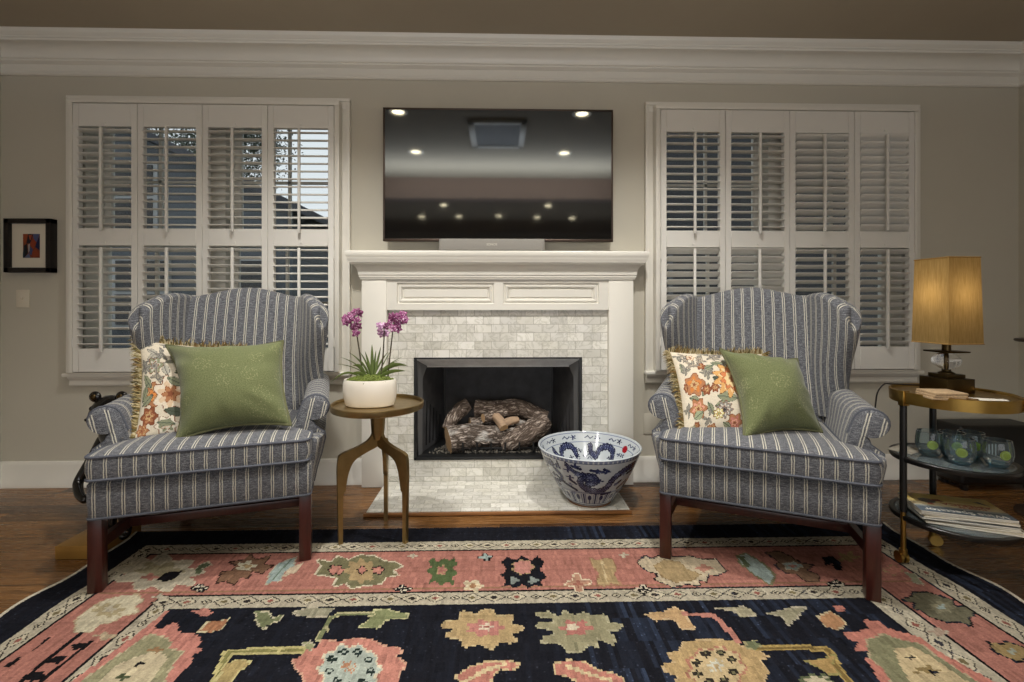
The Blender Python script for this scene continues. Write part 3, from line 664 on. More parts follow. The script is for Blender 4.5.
finish('vent_slats', bm, MT['black_metal'], t, smooth=0)
# ================================================================== wing chairs
STP = MT['stripe']
def yb(z): return .47 + (z - .45) * .27
def ring_inset(P, k): 
    c = Vector((0, .2)); return [(c.x + (p[0] - c.x) * k, c.y + (p[1] - c.y) * k) for p in P]
def roundpoly(P, r, n=5):
    out = []
    for i, p in enumerate(P):
        rr = r[i] if isinstance(r, (list, tuple)) else r
        p = Vector(p); a = (Vector(P[i - 1]) - p); b = (Vector(P[(i + 1) % len(P)]) - p)
        if rr <= 0: out.append(tuple(p)); continue
        t = min(rr, a.length * .45, b.length * .45); a = p + a.normalized() * t; b = p + b.normalized() * t
        for k in range(n + 1):
            q = k / n; out.append(tuple(a * (1 - q) ** 2 + p * 2 * q * (1 - q) + b * q * q))
    return out
def dens(P, d=.03):
    out = []
    for i, p in enumerate(P):
        a = Vector(p); b = Vector(P[(i + 1) % len(P)]); n = max(1, int((b - a).length / d))
        for k in range(n): out.append(tuple(a + (b - a) * k / n))
    return out
def make_chair(label):
    root = thing('wing_chair', label, 'armchair', (0, 0, 0), 0)
    # seat rail -----------------------------------------------------
    out = dens(roundpoly([(-.345, -.022), (.345, -.022), (.345, .09), (.30, .60), (-.30, .60), (-.345, .09)], [.02, .02, .05, .05, .05, .05]))
    bm = BM(); rows = []
    for z, o in ((.252, -.004), (.256, .0), (.31, .003), (.366, .003), (.374, -.002), (.378, -.012)):
        rows.append([((p[0] * (1 + o / .33)), .2 + (p[1] - .2) * (1 + o / .25), z) for p in out])
    V = grid(bm, rows, None, False, True); cap(bm, V[0], flip=True); cap(bm, V[-1]); fixn(bm); boxuv(bm)
    sf = finish('seat_rail', bm, STP, root, smooth=50)
    bm = BM(); tube(bm, [(p[0], p[1], .254) for p in out], .0048, 6, True); finish('welt', bm, MT['welt'], sf)
    # cushion -------------------------------------------------------
    T = roundpoly([(-.342, -.045), (.342, -.045), (.342, .092), (.276, .104), (.272, .53), (-.272, .53), (-.276, .104), (-.342, .092)], [.035, .035, .03, .02, .04, .04, .02, .03])
    T = dens(T, .022)
    bm = BM(); rows = []
    zb, zt = .390, .466
    for z, k in ((zb, .0), (zb, .5), (zb, .93), (zb, 1), ((zb + zt) / 2 - .015, 1.014), ((zb + zt) / 2 + .015, 1.014), (zt, 1), (zt + .005, .965), (zt + .011, .9), (zt + .018, .78), (zt + .022, .6), (zt + .0245, .4), (zt + .0255, .2), (zt + .026, .0)):
        kk = max(k, .004); rows.append([(*p, z) for p in ring_inset(T, kk)])
    grid(bm, rows, None, False, True); fixn(bm); boxuv(bm)
    cu = finish('seat_cushion', bm, STP, root, smooth=50)
    bm = BM()
    for z in (zb, zt): tube(bm, [(*p, z) for p in ring_inset(T, 1.006)], .0052, 6, True)
    finish('welt', bm, MT['welt'], cu)
    # back ----------------------------------------------------------
    bm = BM(); pts, uvs = [], []
    nx = 31
    for i in range(nx):
        q = -1 + 2 * i / (nx - 1); top = 1.058 - .050 * (q * q * (3 - 2 * abs(q)) * .9 + .1 * abs(q)); hw = .268
        prof = []
        for k in range(9):
            z = .40 + (top - .035 - .40) * k / 8; bulge = .035 * math.sin(PI * min(1, (z - .40) / (top - .40))) ** .7 * (1 - q * q) ** .5
            prof.append((yb(z) - bulge, z))
        yy = yb(top - .035)
        for a in (25, 55, 90, 125, 155): prof.append((yy + .045 - .045 * math.cos(math.radians(a)), top - .035 + .035 * math.sin(math.radians(a))))
        for k in range(6):
            z = top - .035 - (top - .035 - .27) * k / 5; prof.append((yb(max(z, .3)) + .09, z))
        col, uu, s = [], [], 0
        for k, (y, z) in enumerate(prof):
            if k: s += math.hypot(y - prof[k - 1][0], z - prof[k - 1][1])
            col.append((q * hw * (1.075 - .06 * min(1, max(0, (z - .45) / .25)) + .06 * max(0, z - .7)), y, z)); uu.append((q * hw, s))
        pts.append(col); uvs.append(uu)
    V = grid(bm, pts, uvs)
    for c in (0, -1): cap(bm, V[c], lambda c: (c.y, c.z))
    cap(bm, [r[0] for r in V] + [r[-1] for r in V][::-1], lambda c: (c.x, c.y)); fixn(bm)
    finish('backrest', bm, STP, root, smooth=55)
    # arms ----------------------------------------------------------
    for s in (-1, 1):
        bm = BM(); pts, uvs = [], []
        secs = []
        ys = [.108, .113, .122, .16, .22, .30, .38, .46, .53, .585]
        for n, y in enumerate(ys):
            q = (y - .108) / .48; sh = 1. if n > 1 else (.93, .975)[n]
            cx = .352 - .022 * q; cz = .556 + .034 * q; r = (.052 - .002 * q)
            P = [(.272, .36), (.274, .44), (.276, .48), (.282, .515)]
            P += [(cx + r * math.cos(math.radians(a)), cz + r * .92 * math.sin(math.radians(a))) for a in range(165, -121, -19)]
            P += [(cx - .006, .494), (cx - .002, .480), (cx + .014, .468), (cx + .036, .452), (cx + .037, .43), (cx + .024, .37), (cx + .006, .31), (.347 - .03 * q, .256)]
            if sh < 1:
                c0 = Vector((.33, .48)); P = [tuple(c0 + (Vector(p) - c0) * (sh + .0)) for p in P]
            secs.append([(s * a, y, b) for a, b in P])
        nn = len(secs[0])
        for j in range(nn):
            col, uu = [], []
            for n, sec in enumerate(secs):
                col.append(sec[j])
            pts.append(col)
        arcs = [0.]
        for j in range(1, nn): arcs.append(arcs[-1] + (Vector(secs[3][j]) - Vector(secs[3][j - 1])).length)
        uvs = [[(y + .01, arcs[j]) for y in ys] for j in range(nn)]
        V = grid(bm, pts, uvs)
        cap(bm, [c[0] for c in V], lambda c: (c.x * s * .8 - (c.z - .5) * .18, c.z)); cap(bm, [c[-1] for c in V], lambda c: (c.x, c.z)); fixn(bm)
        ar = finish('arm', bm, STP, root, smooth=50)
        bm = BM(); tube(bm, [Vector(p) + Vector((0, -.002, 0)) for p in secs[2][3:]], .0045, 6); finish('welt', bm, MT['welt'], ar)
        bm = BM(); R0 = []
        for y, k in ((.012, .0), (.03, .55), (.06, .85), (.112, 1.)):
            R0.append([(s * (.330 + (a - .330) * k) if a > .335 else s * a, y, b) for a, b in ((.31, .26), (.31, .452), (.372, .455), (.387, .448), (.389, .43), (.376, .37), (.358, .31), (.347, .256))])
        V = grid(bm, R0, [[(r[0][1] + .01, .5 - p[2]) for p in r] for r in R0], False, True); cap(bm, V[0], lambda c: (c.x, c.z)); cap(bm, V[-1], lambda c: (c.x, c.z)); fixn(bm); finish('side_panel', bm, STP, root, smooth=45)
    # wings ---------------------------------------------------------
    for s in (-1, 1):
        bm = BM(); pts, uvs = [], []
        z0 = .50; nq = 18
        def sect(z, ztop_f, shrink, zadd):
            zz = [z0 + .3, z]; 
        rows = [(q / nq, 1., 0.) for q in range(nq + 1)] + [(1., math.cos(math.radians(a)), .022 * math.sin(math.radians(a))) for a in (15, 30, 45, 60, 72, 82, 88)]
        def front(z): return (interp(z, [.58, .66, .74, .82, .90, .96, 1.02], [.322, .322, .328, .340, .349, .352, .350]), interp(z, [.58, .66, .74, .82, .90, .96, 1.02], [.47, .455, .435, .41, .392, .39, .40]))
        for q, sh, za in rows:
            R, U = [], []
            # centreline parameter t: 0 back .. 1 front rounded end
            loop = [(t / 15, -1) for t in range(16)] + [(1, a) for a in (-70, -50, -25, 0, 25, 50, 70)] + [(1 - t / 15, 1) for t in range(16)]
            for t, side in loop:
                te = t if isinstance(side, int) and side in (-1, 1) else 1 + .17 * math.cos(math.radians(side))
                ztop = .996 + .008 * math.sin(PI * min(1, t * 1.2)) - .17 * (1 - math.sqrt(max(0, 1 - (max(0, (te - .42) / .76)) ** 2.1)))
                z = z0 + (ztop - z0) * q + za
                fx, fy = front(z); bxx, byy = .240 + .02 * (z - .5), yb(z) + .055
                hw = .026 + .012 * t ** 2
                d = Vector((fx - bxx, fy - byy)); dn = d.normalized(); nrm = Vector((-dn.y, dn.x))   # outward side sign handled below
                if nrm.x > 0: nrm = -nrm                                                          # points to the inside (-x)
                c = Vector((bxx, byy)) + d * t + nrm * (.018 * math.sin(PI * t))
                if isinstance(side, int) and side in (-1, 1): p = c + nrm * hw * sh * (1 if side == -1 else -1)
                else:
                    a = math.radians(side); p = c + (dn * math.cos(a) * 1.0 - nrm * math.sin(a)) * hw * sh
                R.append((s * p.x, p.y, z))
            arcs = [0.]
            for j in range(1, len(R)): arcs.append(arcs[-1] + math.hypot(R[j][0] - R[j - 1][0], R[j][1] - R[j - 1][1]))
            pts.append(R); uvs.append([(a + .012, z0 + q * .4) for a in arcs])
        um = uvs[nq // 2]
        uvs = [[(um[j][0] * .92 + uvs[i][j][0] * .28, pts[i][j][2]) for j in range(len(um))] for i in range(len(pts))]
        V = grid(bm, pts, uvs); 
        cap(bm, V[-1], lambda c: (c.y, c.x)); cap(bm, V[0], lambda c: (c.y, c.x)); 
        for i in range(len(V) - 1):
            try: f = bm.faces.new((V[i][0], V[i][-1], V[i + 1][-1], V[i + 1][0]))
            except ValueError: pass
        fixn(bm); finish('wing', bm, STP, root, smooth=55)
    # legs, stretchers ---------------------------------------------
    for s in (-1, 1):
        bm = BM(); box(bm, s * .326 - .021, s * .326 + .021, -.012, .030, 0, .262, bev=.003); finish('leg', bm, MT['mahogany'], root)
    for s in (-1, 1):
        bm = BM(); P = [(s * .258, .665, 0), (s * .258, .625, .12), (s * .26, .575, .262)]
        hw = [.019, .021, .023]
        grid(bm, [[(p[0] + a * h, p[1] + b * h, p[2]) for a, b in ((-1, -1), (1, -1), (1, 1), (-1, 1))] for p, h in zip(P, hw)], None, False, True)
        bm.verts.ensure_lookup_table(); cap(bm, bm.verts[0:4]); cap(bm, bm.verts[8:12]); fixn(bm); finish('leg', bm, MT['mahogany'], root, smooth=30)
    for s in (-1, 1):
        bm = BM(); a = Vector((s * .324, .03, 0)); b = Vector((s * .259, .62, 0)); n = Vector((b.y - a.y, a.x - b.x, 0)).normalized() * .011
        for z0_, z1_ in ((.135, .172),):
            t8 = [bm.verts.new(p) for p in (a - n + Vector((0, 0, z0_)), a + n + Vector((0, 0, z0_)), b + n + Vector((0, 0, z0_)), b - n + Vector((0, 0, z0_)), a - n + Vector((0, 0, z1_)), a + n + Vector((0, 0, z1_)), b + n + Vector((0, 0, z1_)), b - n + Vector((0, 0, z1_)))]
            for q in ((0, 3, 2, 1), (4, 5, 6, 7), (0, 1, 5, 4), (1, 2, 6, 5), (2, 3, 7, 6), (3, 0, 4, 7)): bm.faces.new([t8[i] for i in q])
        fixn(bm); finish('side_stretcher', bm, MT['mahogany'], root, smooth=20)
    bm = BM(); box(bm, -.303, .303, .172, .196, .138, .17, bev=.002); finish('cross_stretcher', bm, MT['mahogany'], root)
    return root
RUGZ = .009
ch1 = make_chair('striped blue-grey wing chair beside the brass side table, left of the fireplace')
ch2 = copy_tree(ch1); ch2['label'] = 'striped blue-grey wing chair beside the drinks cart, right of the fireplace'
ch1['group'] = ch2['group'] = 'pair of wing chairs'
ch1.location = (-1.055, -.880, RUGZ); ch1.rotation_euler.z = math.radians(16.5)
ch2.location = (.932, -.945, RUGZ); ch2.rotation_euler.z = math.radians(-25)

# ================================================================== painted meshes
def inpoly(X, Y, P):
    r = np.zeros(X.shape, bool); n = len(P)
    for i in range(n):
        x0, y0 = P[i]; x1, y1 = P[(i + 1) % n]
        if y0 == y1: continue
        c = ((y0 > Y) != (y1 > Y)) & (X < (x1 - x0) * (Y - y0) / (y1 - y0) + x0); r ^= c
    return r
def segd(X, Y, P, closed=False):
    d = np.full(X.shape, 1e9); n = len(P)
    for i in range(n if closed else n - 1):
        ax, ay = P[i]; bx, by = P[(i + 1) % n]; vx, vy = bx - ax, by - ay; L2 = vx * vx + vy * vy + 1e-12
        t = np.clip(((X - ax) * vx + (Y - ay) * vy) / L2, 0, 1); d = np.minimum(d, np.hypot(X - ax - t * vx, Y - ay - t * vy))
    return d
class Canvas:
    def __init__(s, X, Y, base): s.X, s.Y = X, Y; s.C = np.empty(X.shape + (3,)); s.C[:] = lin(base)
    def m(s, mask, c): s.C[mask] = lin(c)
    def poly(s, P, c, out=None, w=.006):
        if out is not None: s.m(segd(s.X, s.Y, P, True) < w, out)
        s.m(inpoly(s.X, s.Y, P), c)
    def line(s, P, c, w=.004): s.m(segd(s.X, s.Y, P) < w, c)
    def ell(s, x, y, rx, ry, c): s.m(((s.X - x) / rx) ** 2 + ((s.Y - y) / ry) ** 2 < 1, c)
    def flower(s, x, y, rx, ry, n, amp, c, ph=0., out=None, w=.006):
        th = np.arctan2((s.Y - y) / ry, (s.X - x) / rx); rr = np.hypot((s.X - x) / rx, (s.Y - y) / ry); lim = 1 - amp + amp * np.cos(n * th + ph)
        if out is not None: s.m(rr < lim + w / min(rx, ry), out)
        s.m(rr < lim, c)
    def streak(s, rng, amp, ax=0):
        s.C *= (1 + amp * rng.standard_normal(s.C.shape[:2]))[..., None].clip(.3, 1.8)
def facecol(me, C):          # C one rgb per polygon of quads
    a = me.color_attributes.new('Col', 'BYTE_COLOR' if False else 'FLOAT_COLOR', 'CORNER')
    rgba = np.ones((len(C), 4, 4), np.float32); rgba[:, :, :3] = np.asarray(C)[:, None, :]
    a.data.foreach_set('color', rgba.ravel())
def quadmesh(name, V, mat, C, parent=None, smooth=True, cu=False):
    """V (nu,nv,3) grid of points, C (nu-1,nv-1,3) colours"""
    V = np.asarray(V, float); nu, nv = V.shape[:2]
    if parent is not None and parent.name in XF:
        Mi = np.array(XF[parent.name].inverted()); V = V @ Mi[:3, :3].T + Mi[:3, 3]
    idx = np.arange(nu * nv).reshape(nu, nv); q = np.stack([idx[:-1, :-1], idx[1:, :-1], idx[1:, 1:], idx[:-1, 1:]], -1).reshape(-1, 4)
    me = bpy.data.meshes.new(name); me.from_pydata(V.reshape(-1, 3).tolist(), [], q.tolist()); me.materials.append(mat)
    facecol(me, C.reshape(-1, 3)); me.polygons.foreach_set('use_smooth', [smooth] * len(me.polygons)); me.update()
    o = bpy.data.objects.new(name, me); COL.objects.link(o)
    if parent is not None:
        o.parent = parent
        if parent.name in XF: XF[o.name] = XF[parent.name]
    return o

# ------------------------------------------------------------------ rug
NAVY, PINK, CRM, TAN, OLV, GRN, BLU, BRN, BLK = (28, 29, 36), (172, 114, 100), (184, 175, 152), (170, 146, 104), (120, 116, 84), (88, 98, 70), (150, 166, 160), (124, 92, 70), (24, 22, 24)
RX0, RX1, RY1, RY0 = -1.545, 1.70, -.546, -2.95
rng = np.random.default_rng(4)
def rug():
    root = thing('rug', 'large navy and salmon patterned oriental rug under both wing chairs', 'rug', ((RX0 + RX1) / 2, -1.7, 0))
    ys = np.concatenate([np.arange(RY1, -1.56, -.0042), np.arange(-1.562, RY0 - .001, -.02)]); xs = np.arange(RX0, RX1 + .001, .0046)
    GX, GY = np.meshgrid(xs, ys, indexing='ij')
    X = (GX[:-1, :-1] + GX[1:, 1:]) / 2; Y = (GY[:-1, :-1] + GY[1:, 1:]) / 2
    # woven knots: sample the drawing on a coarser step
    kx, ky = .0062, .0076
    c = Canvas(np.floor(X / kx) * kx + kx / 2, np.floor(Y / ky) * ky + ky / 2, NAVY)
    A, B = X, Y
    def W(P): return [tuple(PZ(u, v, RUGZ)[:2]) for u, v in P]
    # bands
    rect = lambda l, r, t, col: c.m((A > l) & (A < r) & (B < t), col)
    rect(-1.430, 1.585, -.665, CRM); rect(-1.364, 1.505, -.730, BLK); rect(-1.356, 1.497, -.738, PINK)
    rect(-1.133, 1.318, -1.000, BLK); rect(-1.124, 1.309, -1.007, CRM); rect(-1.056, 1.215, -1.070, NAVY)
    # abrash of the pink border
    # guard stripe diamonds
    cg = Canvas(X, Y, NAVY); cg.C = c.C
    def guard(horizontal, fixed, a0, a1, h):
        n = 0; s = a0
        while s < a1:
            k = n % 4; L = (.036, .030, .014, .032)[k]; hh = h * (.92, .84, .42, .88)[k]
            x, y = (s, fixed) if horizontal else (fixed, s)
            q = [(L, 0), (0, hh), (-L, 0), (0, -hh)]
            if not horizontal: q = [(b, a) for a, b in q]
            P = [(x + a, y + b) for a, b in q]
            cg.poly(P, (196, 186, 160), (44, 38, 36), .0034)
            Q = [(x + a * .45, y + b * .45) for a, b in q]; cg.poly(Q, [(48, 42, 40), (150, 88, 76), (40, 36, 36), (120, 108, 74)][k])
            s += (.076, .064, .058, .072)[k]; n += 1
    guard(True, -.698, -1.40, 1.57, .024); guard(True, -1.037, -1.10, 1.30, .024)
    guard(False, -1.396, -2.9, -.72, .024); guard(False, 1.545, -2.9, -.72, .026); guard(False, -1.09, -2.9, -1.06, .024); guard(False, 1.262, -2.9, -1.06, .03)
    c.line([(-1.34, -.985), (1.48, -.985)], (150, 112, 84), .003)
    def lob(u, v, ru, rv, n, amp, ph=0, jag=0):           # lobed outline around an image point, on the floor
        P = []
        for k in range(72):
            a = 2 * PI * k / 72; r = 1 - amp + amp * math.cos(n * a + ph) + jag * math.sin(3 * n * a)
            P.append((u + ru * r * math.cos(a), v + rv * r * math.sin(a)))
        return W(P)
    # salmon border, back row, left to right
    c.poly(lob(158, 573, 46, 19, 9, .16, .4), CRM, (206, 196, 168), .004); c.poly(lob(160, 571, 26, 10, 6, .2), (160, 150, 118)); c.poly(lob(150, 577, 9, 4, 4, .2), PINK); c.poly(W([(155, 580), (164, 573), (182, 571), (176, 578), (166, 582)]), BLK)
    c.poly(W([(194, 574), (199, 565), (208, 562), (211, 565), (203, 568), (200, 574)]), GRN, CRM, .004)
    c.poly(W([(217, 583), (222, 572), (232, 571), (236, 565), (230, 562), (245, 560), (250, 555), (256, 560), (270, 556), (264, 564), (272, 566), (262, 573), (252, 571), (248, 578), (240, 577), (234, 585), (226, 580)]), BRN, (58, 36, 28), .005); c.poly(lob(246, 566, 11, 5.5, 5, .2), (196, 190, 164)); c.poly(lob(247, 566, 5, 2.5, 4, .2), TAN)
    c.poly(W([(266, 585), (271, 572), (280, 563), (296, 557), (293, 566), (284, 572), (280, 581), (272, 581)]), BLU, CRM, .005); c.line(W([(273, 579), (282, 569), (291, 560)]), (110, 128, 110), .004); c.poly(W([(283, 577), (290, 568), (305, 562), (297, 572)]), (200, 180, 152))
    c.poly(W([(316, 574), (322, 566), (318, 560), (332, 562), (338, 556), (348, 560), (360, 555), (374, 556), (384, 561), (394, 562), (402, 566), (392, 571), (398, 575), (386, 577), (380, 584), (366, 585), (352, 588), (346, 583), (334, 586), (338, 578), (326, 575)]), OLV, (210, 200, 172), .0062)
    c.poly(lob(361, 571, 17, 13, 8, .14), TAN); c.poly(lob(336, 570, 8, 5, 6, .15), (190, 128, 112), (46, 34, 30), .004); c.poly(lob(362, 570, 4, 4, 4, .15), (190, 128, 112), (46, 34, 30), .004); c.poly(lob(378, 570, 6, 4, 5, .15), (190, 128, 112), (46, 34, 30), .004)
    for u, v in ((200, 588), (403, 589), (643, 589), (836, 584)):
        c.poly(lob(u, v, 8, 4, 4, .25), (206, 196, 172), BLK, .005); c.line(W([(u - 5, v), (u + 5, v)]), BLK, .003); c.line(W([(u, v - 3), (u, v + 3)]), BLK, .003)
    c.poly(W([(428, 561), (434, 558), (437, 562), (444, 558), (450, 560), (455, 557), (457, 564), (453, 568), (458, 573), (453, 577), (454, 585), (447, 582), (441, 586), (436, 581), (429, 584), (432, 576), (426, 571), (432, 567)]), (84, 100, 62)); c.poly(lob(442, 570, 5, 5, 5, .2), PINK, TAN, .003)
    c.poly(lob(413, 556, 6, 2.5, 4, .3), CRM); c.poly(lob(624, 555, 6, 2.5, 4, .3), CRM)
    c.poly(lob(486, 557, 7, 3.5, 4, .3, PI / 4), BLU, BLK, .005)
    c.poly(lob(473, 586, 10, 6, 5, .25), (200, 182, 146), (214, 200, 168), .004); c.poly(lob(473, 586, 5, 3, 4, .3), (150, 110, 78))
    c.poly(W([(501, 562), (508, 557), (515, 560), (522, 556), (531, 560), (538, 556), (544, 562), (540, 570), (547, 577), (541, 582), (544, 587), (535, 585), (528, 589), (523, 584), (516, 589), (510, 585), (502, 587), (506, 580), (500, 575), (507, 569)]), (26, 26, 30)); c.poly(lob(523, 567, 11, 7.5, 7, .12), (196, 134, 122), TAN, .003); c.poly(lob(514, 580, 6, 4, 3, .2), (130, 138, 132)); c.poly(lob(533, 580, 6, 4, 3, .2), (130, 138, 132))
    c.poly(lob(578, 583, 12, 9, 4, .3, .5), (176, 132, 108), (212, 196, 166), .005); c.poly(lob(578, 584, 5, 4, 4, .3), (150, 96, 80))
    c.poly(W([(590, 558), (598, 561), (605, 558), (612, 559), (616, 567), (614, 574), (620, 585), (611, 583), (604, 587), (597, 583), (599, 573), (594, 567)]), TAN, (152, 112, 86), .004); c.line(W([(602, 562), (607, 582)]), (196, 176, 134), .004)
    c.poly(W([(638, 563), (645, 556), (652, 559), (662, 555), (676, 557), (690, 556), (704, 560), (716, 559), (722, 566), (727, 571), (716, 575), (708, 574), (706, 581), (698, 580), (700, 586), (688, 584), (672, 587), (664, 583), (656, 580), (658, 574), (648, 571)]), (192, 176, 146), (34, 28, 30), .006)
    c.poly(W([(654, 566), (664, 560), (680, 562), (688, 570), (700, 574), (694, 580), (676, 582), (664, 578)]), TAN, (140, 116, 80), .003); c.poly(lob(704, 568, 9, 4, 4, .2), (184, 130, 110))
    c.poly(W([(738, 556), (747, 554), (757, 560), (768, 568), (774, 577), (770, 584), (762, 579), (750, 571), (740, 562)]), BLU, OLV, .008); c.poly(W([(738, 556), (743, 556), (752, 566), (746, 567)]), GRN)
    c.poly(W([(766, 553), (778, 551), (790, 556), (800, 563), (812, 565), (806, 570), (818, 575), (818, 581), (806, 581), (796, 573), (786, 573), (776, 566), (780, 562)]), (128, 100, 78), (54, 38, 32), .006); c.poly(lob(793, 566, 10, 4.5, 5, .2, .6), BLU, CRM, .003); c.poly(lob(793, 566, 4, 2, 4, .2), (184, 120, 106))
    c.poly(W([(822, 557), (832, 556), (840, 562), (843, 571), (836, 570), (832, 564), (826, 566)]), (24, 24, 30)); c.poly(lob(848, 557, 12, 6, 5, .25), (168, 140, 96)); c.poly(lob(893, 570, 9, 5, 4, .25), (196, 130, 112), TAN, .004); c.poly(W([(905, 572), (915, 574), (923, 585), (915, 583)]), (150, 152, 124), CRM, .003)
    # left border
    c.poly(W([(75, 632), (78, 618), (88, 610), (98, 604), (108, 599), (122, 596), (138, 595), (143, 602), (134, 606), (138, 612), (122, 616), (112, 622), (100, 624), (90, 632)]), (202, 192, 162), (180, 160, 128), .005); c.poly(lob(108, 610, 18, 8, 8, .2, .5), (170, 156, 120)); c.poly(lob(110, 609, 8, 3.5, 5, .2), CRM)
    for P in ([(70, 646), (82, 642), (90, 642), (84, 647), (76, 650)], [(46, 662), (54, 657), (66, 657), (58, 664)], [(20, 680), (28, 673), (46, 671), (44, 678), (32, 682)]): c.poly(W(P), BLK)
    c.line(W([(82, 632), (20, 682)]), BLK, .006); c.line(W([(92, 641), (40, 682)]), BLK, .005); c.line(W([(50, 638), (34, 650)]), BLK, .006); c.poly(W([(2, 668), (10, 662), (22, 656), (14, 666)]), BLK); c.poly(lob(105, 636, 12, 5, 4, .3), (178, 160, 130)); c.poly(lob(160, 597, 9, 4, 4, .3), CRM)
    # right border
    c.poly(W([(903, 600), (912, 597), (914, 592), (926, 592), (936, 595), (952, 600), (954, 606), (966, 607), (974, 614), (968, 617), (971, 626), (960, 621), (948, 622), (940, 620), (930, 616), (922, 611), (914, 608), (917, 603)]), (112, 108, 86), (26, 24, 26), .006); c.poly(lob(942, 607, 15, 7, 7, .2), (136, 130, 104)); c.poly(lob(942, 607, 5, 2.6, 5, .2), BLU)
    c.poly(W([(990, 643), (1002, 644), (1008, 642), (1024, 648), (1030, 656), (1018, 662), (1008, 657), (996, 652)]), (150, 128, 84), BLK, .006); c.poly(lob(1012, 651, 6, 3, 4, .2), (150, 156, 140)); c.poly(lob(937, 632, 10, 5, 4, .3), (172, 150, 130), CRM, .003)
    # field: flowers, medallions, vines
    c.poly(lob(483, 629, 40, 20, 9, .13, .3), (182, 156, 110), (196, 174, 130), .004); c.poly(W([(440, 624), (454, 622), (452, 629), (442, 629)]), (182, 156, 110)); c.poly(lob(485, 628, 20, 8.5, 7, .14), (186, 122, 112)); c.poly(lob(486, 627, 8, 4, 5, .2), (206, 190, 166)); c.poly(lob(486, 627, 3, 1.6, 4, .2), (150, 84, 76))
    c.poly(W([(536, 613), (548, 612), (560, 618), (564, 611), (574, 616), (584, 613), (594, 616), (604, 614), (608, 622), (622, 625), (620, 629), (606, 630), (614, 637), (614, 645), (602, 640), (596, 637), (596, 647), (588, 645), (580, 652), (568, 651), (560, 643), (542, 642), (544, 637), (556, 635), (552, 630), (536, 627), (540, 622), (556, 623), (552, 618), (540, 617)]), (150, 144, 112), (172, 166, 134), .004); c.poly(lob(576, 628, 18, 9, 6, .2), (184, 116, 106)); c.poly(lob(573, 627, 7, 4, 5, .2), (210, 196, 170))
    c.poly(W([(293, 660), (304, 654), (302, 650), (316, 648), (322, 640), (340, 642), (356, 638), (372, 640), (384, 646), (396, 647), (402, 652), (392, 656), (406, 664), (400, 672), (398, 682), (390, 690), (380, 700), (360, 706), (336, 704), (318, 696), (308, 690), (304, 676), (296, 668)]), (192, 128, 112), (206, 160, 134), .004)
    c.poly(lob(350, 669, 31, 25, 10, .08), (170, 180, 168), (212, 200, 172), .005)
    for k in range(9):
        a = 2 * PI * k / 9 + .2; c.poly(lob(350 + 21 * math.cos(a), 668 + 17 * math.sin(a), 5.2, 3.6, 4, .12), (38, 50, 46)); c.poly(lob(350 + 21 * math.cos(a), 668 + 17 * math.sin(a), 1.8, 1.2, 4, .1), (170, 180, 168))
    c.poly(lob(350, 667, 9, 7, 8, .4), (180, 128, 96)); c.poly(lob(350, 667, 3, 2.4, 4, .2), CRM)
    c.poly(W([(664, 664), (676, 663), (668, 655), (680, 650), (684, 642), (700, 640), (716, 639), (734, 641), (744, 648), (756, 650), (768, 656), (758, 660), (768, 672), (762, 686), (748, 700), (716, 708), (690, 702), (676, 690), (678, 676), (664, 670)]), (182, 154, 106), (198, 172, 128), .004)
    c.poly(lob(716, 668, 29, 22, 9, .08), (196, 174, 130), (176, 120, 98), .005)
    for k in range(8):
        a = 2 * PI * k / 8 + .3; c.poly(lob(715 + 19 * math.cos(a), 667 + 15 * math.sin(a), 5.5, 3.8, 4, .12), (50, 46, 40)); c.poly(lob(715 + 19 * math.cos(a), 667 + 15 * math.sin(a), 2, 1.4, 4, .1), (120, 116, 84))
    c.poly(lob(716, 666, 9, 7, 8, .4), (198, 196, 178)); c.poly(lob(716, 666, 3, 2.4, 4, .2), TAN)
    for P in ([(457, 676), (470, 668), (488, 662), (508, 661), (520, 664), (512, 670), (500, 668), (492, 676), (488, 688), (470, 690), (462, 684)], [(554, 664), (568, 661), (584, 662), (592, 668), (604, 672), (616, 674), (624, 682), (616, 690), (596, 686), (584, 690), (576, 680), (566, 675), (556, 673)]):
        c.poly(W(P), (186, 122, 106), (198, 176, 132), .005)
    c.line(W([(464, 682), (486, 670), (506, 664)]), (206, 186, 144), .006); c.line(W([(566, 666), (590, 674), (610, 680)]), (206, 186, 144), .006)
    c.poly(W([(360, 627), (370, 620), (374, 610), (386, 609), (398, 613), (408, 614), (406, 618), (394, 618), (384, 621), (378, 628)]), (132, 138, 96), (190, 186, 140), .005); c.line(W([(372, 614), (340, 614), (330, 618), (318, 640)]), (186, 180, 136), .009); c.line(W([(372, 614), (340, 614), (330, 618), (318, 640)]), (120, 126, 88), .004)
    c.poly(lob(327, 629, 7, 3, 4, .3), (178, 172, 130)); c.poly(lob(308, 646, 6, 5, 5, .2), (150, 152, 112), CRM, .003)
    c.line(W([(302, 650), (250, 651), (228, 653), (216, 682)]), (186, 176, 118), .014); c.line(W([(302, 650), (250, 651), (228, 653), (216, 682)]), (134, 130, 78), .005); c.poly(W([(226, 665), (240, 659), (250, 663), (240, 670), (230, 682), (214, 686)]), (172, 152, 100), (196, 186, 130), .004); c.poly(lob(278, 650, 8, 4, 4, .3), (190, 180, 120))
    c.poly(W([(256, 611), (268, 612), (270, 619), (282, 615), (278, 621), (266, 625), (264, 630), (258, 622)]), (120, 126, 90), (200, 192, 160), .004); c.poly(W([(293, 612), (308, 608), (334, 608), (326, 616), (312, 617), (296, 615)]), (150, 146, 122), CRM, .003)
    c.poly(W([(646, 615), (654, 612), (664, 612), (674, 608), (684, 612), (686, 618), (694, 628), (682, 628), (676, 621), (668, 618), (656, 620)]), (190, 156, 110), (206, 178, 136), .004); c.line(W([(684, 614), (712, 615), (722, 622), (730, 632), (738, 642)]), (190, 128, 112), .010)
